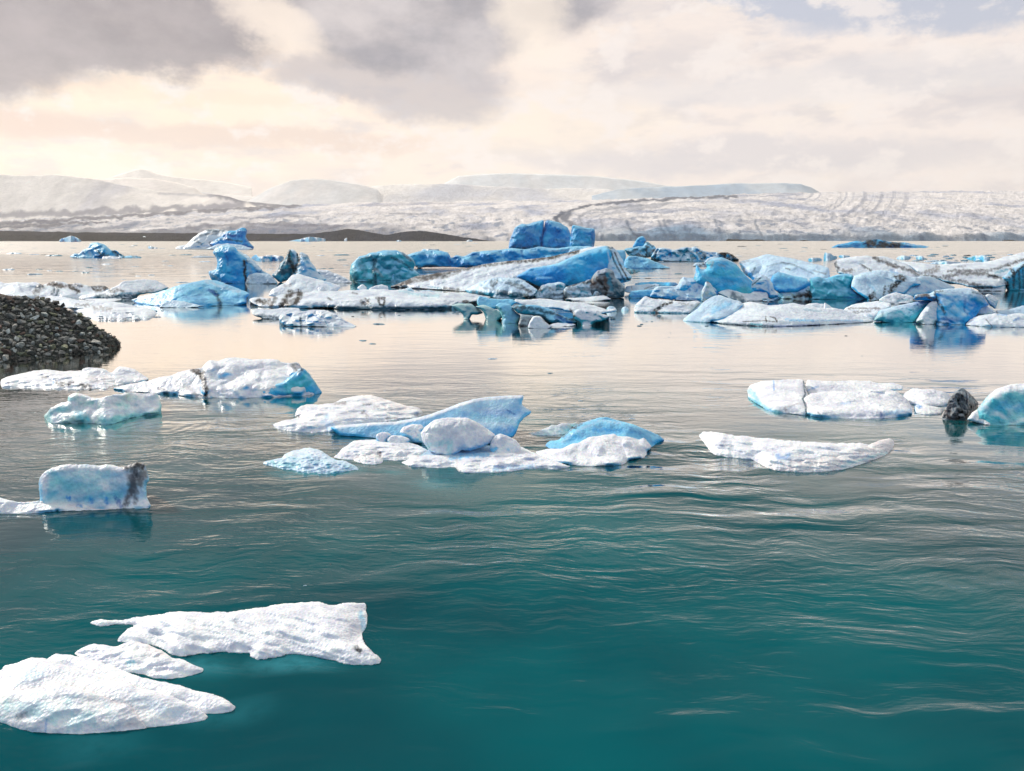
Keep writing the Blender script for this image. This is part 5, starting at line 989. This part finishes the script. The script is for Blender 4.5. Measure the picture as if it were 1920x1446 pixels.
berg('iceberg', 'long hummocky white berg with a teal waterline stretching right from the rounded mound', 'iceberg', [
    lobe('P', '1330,602 1345,594 1361,585 1386,570 1407,565 1421,569 1444,573 1462,571 1482,569 1500,571 1515,573 1545,578 1570,578 1600,586 1625,594 1639,603 1600,606 1540,609 1480,612 1440,614 1400,610 1360,608',
         k=.3, kf=1.0, fq=.3, amp=.03, scal=.7, face='M', top='W', nz=(-.05, .45), base='1330,606 1400,611 1440,614 1540,610 1639,604', g=1.0),
    lobe('E', '85,700 120,670 150,651 220,648 285,655 295,700 240,725 150,730', k=.7, amp=.05, face='A', mix2='P', top='W', nz=(.1, .6), base=760, g=.8),
    lobe('E', '-10,690 -5,655 30,645 80,655 125,675 90,705 20,720', k=.6, amp=.05, face='L', top='W', nz=(0, .5), base=760, g=.8),
    lobe('E', '275,728 285,640 330,668 375,700 340,725', k=1.3, amp=.04, facet=1, face='V', top='W', nz=(-.1, .4), base=765, g=.7, jag=.4)],
    [S('D', '1215,880 1410,870 1500,880', 3, 'K', .7, .6), S('D', '1420,835 1425,880', 4, 'K', .8), S('D', '1460,835 1510,850 1520,880', 4, 'K', .8), S('D', '1000,895 1500,922', 6, 'Q', .8, .4), S('D', '1500,922 1900,905', 6, 'D', .6, .4), S('D', '1290,900 1380,905', 7, 'C', .6), S('D', '1260,830 1400,835', 4, 'E', .6, 1), S('D', '1600,860 1850,870', 8, 'M', .5, 1), S('E', '120,700 260,715', 6, 'T', .5), S('E', '0,790 600,790', 5, 'M', .5)])
berg('iceberg', 'far low island of blue and near-black ice on the pale water below the glacier', 'iceberg', [
    lobe('E', '338,190 400,165 520,145 610,140 620,130 720,125 800,140 880,150 960,155 1060,170 1150,187 1100,196 900,197 600,197 400,194', k=.8, amp=.05, facet=1.5, face='B', mix2='D', top='M', nz=(.1, .8), base=197, g=.7)],
    [S('E', '620,150 700,145 800,165 870,180', 17, 'K', .85, .9), S('E', '640,185 900,190', 9, 'K', .8, .9), S('E', '880,155 940,165', 6, 'K', .7, 1), S('E', '950,165 1100,182', 5, 'E', .6, 1)])
for s_, l_ in (('278,300 285,255 292,225 310,240 345,235 350,260 390,262 395,285 340,300', 'small blue ice stack poking up behind the right-hand massif'),
               ('150,305 155,280 200,275 260,280 275,300 200,310', 'little pale blue berg left of the small blue ice stack'),
               ('395,270 410,255 500,258 500,275 430,280', 'flat teal ice block right of the small blue ice stack'),
               ('870,288 890,266 930,258 1000,268 990,290 930,293', 'small teal block on the water behind the veined white berg'),
               ('1030,290 1040,265 1080,262 1110,278 1100,298', 'small white and teal lump right of the teal block'),
               ('1245,275 1262,258 1290,255 1320,272', 'tiny pointed white ice piece among the far brash at right'),
               ('1140,325 1180,310 1300,305 1400,312 1420,325 1280,335', 'flat snowy floe behind the layered white berg'),
               ('1440,285 1520,258 1600,262 1650,280 1640,310 1500,300', 'low broken far floe just left of the layered white berg')):
    berg('small_iceberg', l_, 'iceberg', [lobe('E', s_, k=.7, amp=.08, facet=1.2, face='M', mix2='T', top='V', nz=(0, .6), g=.7, jag=.6)])
for s_, l_ in (('-20,790 -10,745 20,738 60,745 82,770 80,792 20,796', 'small pale blue lump right of the mushroom-shaped berg'),
               ('112,782 135,745 160,738 195,770 190,785 140,790', 'tiny aqua lump between the mushroom-shaped and the angular berg'),
               ('-10,866 -8,838 10,835 25,850 22,870', 'tiny ice crumb on the water right of the mushroom-shaped berg')):
    berg('small_iceberg', l_, 'iceberg', [lobe('D', s_, k=.8, amp=.06, facet=.6, face='C', top='V', nz=(0, .6), g=.6, jag=.5)])
# ================= stone bank =================
rng = np.random.default_rng(11)
BANK = '-260,90 0,135 180,172 360,208 560,210 640,225 720,255 820,295 910,350 1000,430 1150,445 1250,505 1310,590 1430,655 1560,725 1640,785 1690,830 1660,880 1560,920 1500,945 1300,975 1000,995 800,1025 500,1065 200,1095 0,1115 -260,1140'
BL = pts('L', BANK)
bx = np.array([-40, 0, 27, 68, 108, 135, 176, 203, 222, 236]); by = pts('L', '0,1150 0,1120 200,1098 500,1070 800,1030 1000,1000 1300,980 1500,950 1640,890 1700,840')[:, 1]
def bank_point(px, py, k=.5):
    yb = np.interp(px, bx, by); df = HC / ray(px, yb)[1]; a, s = ray(px, py); D = (HC + k * df) / (s + k)
    return np.stack([a * D, D, HC - s * D], -1)
gb_m, t = new_mat('bank_gravel')
p = t.add('ShaderNodeNewGeometry').outputs['Position']
v1 = t.add('ShaderNodeTexVoronoi', {'Vector': p, 'Scale': 7.0})
v2 = t.add('ShaderNodeTexVoronoi', {'Vector': p, 'Scale': 16.0})
cr = t.add('ShaderNodeValToRGB', {'Fac': v1.outputs['Color']})
cr.color_ramp.elements[0].color = (.012, .016, .017, 1); cr.color_ramp.elements[1].color = (.10, .12, .105, 1)
top_ = t.ss(t.add('ShaderNodeSeparateXYZ', {0: p}).outputs[2], 2.6, 3.0)
cc = t.mix(top_, cr.outputs[0], (.12, .085, .07))
bp = t.add('ShaderNodeBump', {'Height': t.m('ADD', t.m('MULTIPLY', v1.outputs['Distance'], -1.0), t.m('MULTIPLY', v2.outputs['Distance'], -.5)), 'Strength': 1.0, 'Distance': .12}).outputs[0]
b = t.add('ShaderNodeBsdfPrincipled', {'Base Color': cc, 'Roughness': .9, 'Normal': bp})
t.add('ShaderNodeOutputMaterial', {'Surface': b.outputs[0]})
Lb = lobe('P', BL, k=.5, base=[0], mode='w', amp=.03, scal=.6, g=2.0, jag=.6, T=6, rnd=5, face='K', top='K') if False else None
# ground of the bank: a mound whose rows follow the slope
cols_ = np.arange(-40, 230, 3.0); top_y = np.interp(cols_, BL[:18, 0], BL[:18, 1]); bot_y = np.interp(cols_, bx, by)
rows_ = 26; V = []
for r_ in range(rows_ + 1):
    yy = bot_y + (top_y - bot_y) * r_ / rows_
    V.append(bank_point(cols_, yy))
V = np.array(V); n_ = fbm(V.reshape(-1, 3) / .5, 4, 3).reshape(rows_ + 1, -1)
V[1:, :, 2] += n_[1:] * .05 - .06
low = V[0].copy(); low[:, 2] = -1.2; low[:, 1] -= .6
tp = V[-1].copy(); bk1 = tp.copy(); bk1[:, 1] += 2; bk1[:, 0] *= (bk1[:, 1] + .4) / tp[:, 1]; bk1[:, 2] = bk1[:, 2] - .8; bk2 = tp.copy(); bk2[:, 1] += 6; bk2[:, 0] *= (bk2[:, 1] + 1) / tp[:, 1]; bk2[:, 2] = -1.2
V = np.concatenate([low[None], V, bk1[None], bk2[None]])
idx = np.arange(V.shape[0] * V.shape[1]).reshape(V.shape[0], V.shape[1])
f_ = np.c_[idx[:-1, :-1].ravel(), idx[:-1, 1:].ravel(), idx[1:, 1:].ravel(), idx[1:, :-1].ravel()]
bank = mesh_obj('gravel_bank', V.reshape(-1, 3), f_, None, gb_m); tag(bank, kind='structure')

def rock_mat(name, c1, c2):
    m, t = new_mat(name)
    p = t.add('ShaderNodeTexCoord').outputs['Object']
    oi = t.add('ShaderNodeObjectInfo').outputs['Random']
    n = t.noise(p, 3.0, 6, .65); n2 = t.noise(p, 14.0, 3, .6)
    c = t.mix(t.ss(n, .35, .65), c1, c2)
    k = t.m('ADD', t.m('MULTIPLY', oi, 1.3), .45)
    c = t.mix(1.0, c, t.add('ShaderNodeCombineColor', {0: k, 1: k, 2: k}).outputs[0], 'MULTIPLY')
    bp = t.add('ShaderNodeBump', {'Height': t.m('ADD', n, t.m('MULTIPLY', n2, .4)), 'Strength': .7, 'Distance': .12}).outputs[0]
    b = t.add('ShaderNodeBsdfPrincipled', {'Base Color': c, 'Roughness': .8, 'Normal': bp})
    t.add('ShaderNodeOutputMaterial', {'Surface': b.outputs[0]})
    return m
RM = [rock_mat('grey_stone', (.15, .155, .145), (.42, .41, .37)), rock_mat('dark_stone', (.05, .048, .046), (.15, .145, .135)), rock_mat('mossy_stone', (.17, .18, .11), (.36, .37, .26)),
      rock_mat('pale_stone', (.28, .31, .30), (.52, .56, .54)), rock_mat('brown_stone', (.11, .07, .055), (.24, .16, .125))]
import bmesh
def rock_mesh(seed, m):
    r = np.random.default_rng(seed); bm = bmesh.new()
    pts_ = r.normal(size=(12, 3)); pts_ /= np.linalg.norm(pts_, axis=1)[:, None]
    pts_ *= (1 + r.uniform(-.28, .28, (12, 1))); pts_ *= np.array([1.0, r.uniform(.6, .9), r.uniform(.5, .75)])
    for q in pts_: bm.verts.new(q)
    bmesh.ops.convex_hull(bm, input=bm.verts)
    bmesh.ops.delete(bm, geom=[v for v in bm.verts if not v.link_faces], context='VERTS')
    bmesh.ops.bevel(bm, geom=list(bm.edges), offset=.03, segments=1, affect='EDGES')
    me = bpy.data.meshes.new('rock'); bm.to_mesh(me); bm.free(); me.materials.append(m)
    return me
ROCKS = {(i, j): rock_mesh(i * 10 + j, RM[i]) for i in range(5) for j in range(4)}
def rock(px, py, r, mi, j, rot=None, squash=1.0, label=None, group='stones of the bank'):
    c = bank_point(px, py)
    o = bpy.data.objects.new('rock', ROCKS[(mi, j % 4)]); COL.objects.link(o)
    o.location = c + np.array([0, -r * .1, r * .08]); o.scale = (r, r, r * squash)
    o.rotation_euler = rot or (random.uniform(-.5, .5), random.uniform(-.5, .5), random.uniform(0, 6.3))
    tag(o, label, 'rock', None if group is None else group)
    return o
RL = {0: 'angular grey-green stone heaped among similar stones on the lakeside bank', 1: 'dark wet stone heaped among similar stones on the lakeside bank', 2: 'mossy green-tinged stone heaped among greyer stones on the lakeside bank',
      3: 'pale grey stone heaped among darker stones on the lakeside bank', 4: 'reddish brown stone heaped among greyer stones on the lakeside bank'}
placed = []
# the large ones the photograph singles out (positions in zoom L)
for (x, y, w, mi, j, lab) in ((300, 990, 150, 2, 0, 'big square mossy boulder at the waterline near the left edge'), (1345, 835, 170, 0, 1, 'biggest smooth grey boulder near the tip of the bank'),
                              (300, 560, 150, 0, 2, 'large oblong grey boulder lying on the upper slope by a black hollow'), (640, 380, 120, 0, 3, 'round grey boulder high on the middle of the bank'),
                              (740, 440, 130, 2, 1, 'long mossy boulder leaning below the round grey boulder'), (150, 470, 150, 0, 0, 'wide grey-green boulder at the upper left of the bank'),
                              (450, 680, 140, 3, 1, 'pale blue-grey boulder in the middle left of the bank'), (1060, 690, 120, 1, 2, 'dark oblong boulder right of the bank centre'),
                              (80, 1050, 130, 0, 3, 'grey boulder standing in the water at the left edge of the photo'), (90, 970, 170, 4, 2, 'long reddish slab low on the bank at the left edge'),
                              (440, 975, 130, 0, 1, 'broad grey boulder at the waterline right of the square mossy boulder'), (900, 900, 150, 2, 3, 'long tan-green slab slanting down to the waterline'),
                              (1615, 830, 110, 1, 0, 'dark boulder at the very tip of the bank'), (1580, 760, 70, 4, 1, 'brown stone perched on top of the bank tip'), (1330, 640, 90, 0, 0, 'upright grey boulder on the ridge above the bank tip'),
                              (770, 285, 110, 1, 3, 'dark rounded boulder on the crest of the bank'), (870, 320, 95, 1, 1, 'small dark boulder beside the rounded one on the crest'), (1110, 450, 100, 2, 2, 'mossy boulder on the falling crest of the bank'),
                              (1200, 510, 110, 0, 2, 'flat boulder on the crest just above the bank tip'), (700, 820, 90, 4, 0, 'small rust red stone at the middle of the lower bank'), (1310, 930, 110, 3, 0, 'pale angular stone leaning at the waterline near the tip'),
                              (660, 1000, 95, 0, 0, 'rounded grey stone awash at the foot of the bank'), (180, 920, 60, 3, 2, 'small pale round stone above the square mossy boulder'), (1160, 720, 110, 3, 3, 'pale green-grey slab above the biggest smooth boulder')):
    X, Y = x * ZM['L'][2], y * ZM['L'][2] + 530
    rr = w * ZM['L'][2] * .5 * bank_point(X, Y)[1] / F * 1.05
    rock(X, Y, rr, mi, j, label=lab, group=None); placed.append((X, Y, w * ZM['L'][2] * .5))
cnt = 0; tries = 0
for tgt, rmin, rmax in ((60, 5.0, 7.2), (110, 3.6, 5.0), (100, 2.6, 3.6)):
    c0 = 0
    while c0 < tgt and tries < 20000:
        tries += 1
        X, Y = rng.uniform(-3, 230), rng.uniform(546, 681)
        if not inside(np.array([[X, Y]]), BL)[0]: continue
        if X < 45 and Y < 555: continue
        if X > 222: continue
        rp = rng.uniform(rmin, rmax)
        if any((X - a) ** 2 + ((Y - b) * 1.25) ** 2 < ((rp + c) * .78) ** 2 for a, b, c in placed): continue
        placed.append((X, Y, rp))
        mi = int(rng.choice([0, 1, 2, 3, 4], p=[.36, .30, .10, .16, .08]))
        rock(X, Y, rp * bank_point(X, Y)[1] / F * 1.3, mi, int(rng.integers(4)), label=RL[mi], group='stones of the bank'); c0 += 1
# small stones between: too many to count
VS, FS = [], []; o_ = 0
proto = [ROCKS[(1, j)] for j in range(4)]
pv_ = [np.array([v.co[:] for v in m.vertices]) for m in proto]; pf_ = [[list(p.vertices) for p in m.polygons] for m in proto]
for k_ in range(2200):
    X, Y = rng.uniform(-5, 230), rng.uniform(546, 681)
    if not inside(np.array([[X, Y]]), BL)[0]: continue
    j = k_ % 4; r_ = rng.uniform(.7, 2.1) * 38 / F * (.6 if X < 60 and Y < 558 else 1.1)
    an = rng.uniform(0, 6.28); ca, sa = math.cos(an), math.sin(an)
    v = pv_[j] * r_; v = np.c_[v[:, 0] * ca - v[:, 1] * sa, v[:, 0] * sa + v[:, 1] * ca, v[:, 2]] + bank_point(X, Y)
    VS += v.tolist(); FS += [[q + o_ for q in f] for f in pf_[j]]; o_ += len(v)
me = bpy.data.meshes.new('pebbles'); me.from_pydata(VS, [], FS); me.materials.append(RM[0]); po = bpy.data.objects.new('pebbles', me); COL.objects.link(po)
tag(po, 'small loose stones filling the gaps of the bank', 'pebbles', kind='stuff')

# ================= small drifting ice =================
def chip_mesh(seed):
    """flat sliver of ice with an irregular outline, unit half-length"""
    r = np.random.default_rng(seed); n = 22; an = np.linspace(0, 2 * math.pi, n, endpoint=False)
    rad = .72 + .28 * np.array([math.sin(a * 2 + seed) * .5 + math.sin(a * 3 + seed * 2) * .5 for a in an]) + r.uniform(-.12, .12, n)
    x, y = np.cos(an) * rad, np.sin(an) * rad * .55
    V, Fc = [], []
    for lev, (s, z) in enumerate(((1.0, -.08), (1.02, .02), (.82, .10), (.42, .15))):
        for k in range(n): V.append((x[k] * s, y[k] * s, z + r.uniform(-.025, .05) * (lev > 1)))
    V.append((0, 0, .16))
    for l in range(3):
        for k in range(n): a, b = l * n + k, l * n + (k + 1) % n; Fc.append((a, b, b + n, a + n))
    for k in range(n): Fc.append((3 * n + k, 3 * n + (k + 1) % n, 4 * n))
    me = bpy.data.meshes.new('ice_fragment'); me.from_pydata(V, [], Fc)
    return me
cm, t = new_mat('brash_ice')
oi = t.add('ShaderNodeObjectInfo').outputs['Random']; p = t.add('ShaderNodeTexCoord').outputs['Object']
c = t.mix(t.ss(oi, .25, .7), RGB(70, 140, 165), RGB(200, 222, 240))
c = t.mix(t.ss(oi, .88, .9), c, RGB(60, 74, 84))
bp = t.add('ShaderNodeBump', {'Height': t.noise(p, 6.0, 5), 'Strength': .6, 'Distance': .2}).outputs[0]
b = t.add('ShaderNodeBsdfPrincipled', {'Base Color': c, 'Roughness': .45, 'Normal': bp}); t.add('ShaderNodeOutputMaterial', {'Surface': b.outputs[0]})
CH = [chip_mesh(i) for i in range(7)]
for m_ in CH: m_.materials.append(cm)
def chip(px, py, w, label, group, h=1.0):
    x, y = ground(px, py); s = w * .5 * y / F
    o = bpy.data.objects.new('ice_fragment', CH[int(rng.integers(7))]); COL.objects.link(o)
    o.location = (x, y, 0); o.scale = (s, s * rng.uniform(.8, 1.6), s * h); o.rotation_euler = (0, 0, rng.uniform(-.5, .5))
    tag(o, label, 'ice fragment', group); return o
LFAR = 'tiny flat sliver of ice scattered on the far pale water at left'
for k in range(95):
    px, py = rng.uniform(0, 900), 456 + 70 * rng.uniform(0, 1) ** 1.3
    if 330 < px < 480 and 460 < py < 470: continue
    chip(px, py, rng.uniform(4, 17), LFAR, 'ice slivers on the far left water', .5)
for z_, x, y, w in (('A', 110, 370, 190), ('A', 400, 385, 160), ('A', 250, 376, 80), ('A', 965, 310, 80), ('A', 1240, 380, 70), ('A', 1340, 378, 110), ('A', 1460, 395, 220), ('A', 1190, 422, 60), ('A', 1480, 427, 110), ('A', 770, 445, 100),
                    ('A', 430, 494, 68), ('A', 70, 483, 120), ('A', 255, 517, 120), ('A', 620, 506, 90), ('A', 1090, 522, 60), ('A', 1310, 575, 90), ('B', 850, 383, 80), ('B', 1000, 380, 140), ('B', 1000, 415, 90), ('B', 925, 475, 60), ('B', 870, 476, 50), ('B', 480, 487, 70)):
    ox, oy, k_ = ZM[z_]; chip(x * k_ + ox, y * k_ + oy, w * k_, 'low bluish plate of ice lying flat on the far pale water at left', 'ice plates on the far left water', .6)
for k in range(60):
    chip(rng.uniform(1180, 1920), 458 + 30 * rng.uniform(0, 1) ** 1.2, rng.uniform(4, 16), 'tiny flat sliver of ice on the far water before the glacier at right', 'ice slivers on the far right water', .5)
for k in range(46):
    chip(rng.uniform(1700, 1915), rng.uniform(478, 492), rng.uniform(7, 20), 'piece of broken brash ice in the far band behind the layered white berg', 'brash ice behind the layered berg', 1.3)
for z_, x, y, w in (('D', 300, 440, 90), ('D', 380, 442, 60), ('D', 455, 415, 80), ('D', 460, 445, 70), ('D', 630, 450, 90), ('D', 480, 490, 60), ('D', 360, 490, 70), ('D', 260, 492, 90), ('D', 480, 340, 70), ('D', 1200, 205, 100), ('D', 1225, 220, 60), ('D', 1580, 222, 80), ('D', 1770, 215, 70)):
    ox, oy, k_ = ZM[z_]; chip(x * k_ + ox, y * k_ + oy, w * k_, 'flat ice plate drifting in the open water beyond the central bergs', 'ice plates right of the tilted slab', .6)
for x, y, w, lab in ((923, 673, 20, 'small flat ice piece alone on the calm water below the mushroom-shaped berg'), (710, 608, 26, 'small pale ice piece just right of the pile of white and teal slabs'),
                     (680, 639, 20, 'thin grey ice sliver below the pile of slabs, upper of two'), (698, 645, 18, 'thin grey ice sliver below the pile of slabs, lower of two'),
                     (1088, 752, 15, 'dark little ice piece on the calm water above the arched blue berg'), (1031, 700, 14, 'short dark ice sliver between the calm water and the curved fin'),
                     (1185, 785, 14, 'dark ice sliver up right of the arched blue berg'), (1586, 630, 9, 'little ice crumb below the long hummocky berg'), (1870, 617, 10, 'white crumb of ice in the reflection at the right edge'),
                     (620, 1058, 6, 'white crumb of ice above the big flat foreground floe'), (572, 1098, 9, 'pale flake of ice just above the big flat foreground floe')):
    chip(x, y, w, lab, None, .8)
for k in range(26):
    chip(rng.uniform(700, 1900), rng.uniform(600, 760), rng.uniform(2.5, 6), 'speck of ice on the calm water between the berg rows', 'ice specks on the calm water', .6)
for k in range(60):
    a = rng.uniform(0, 1); chip(150 + a * 150 + rng.normal() * 6, 588 + rng.uniform(-10, 10), rng.uniform(4, 12), 'small lump of brash ice along the edge of the white rubble raft', 'brash ice at the rubble raft', 1.6)
for k in range(34):
    chip(rng.uniform(1190, 1900), rng.uniform(575, 612), rng.uniform(4, 11), 'small chunk of ice bobbing between the right-hand bergs', 'ice chunks between the right-hand bergs', 1.8)
for k in range(22):
    chip(rng.uniform(480, 1180), rng.uniform(560, 600), rng.uniform(4, 11), 'small chunk of ice bobbing between the central bergs', 'ice chunks between the central bergs', 1.8)
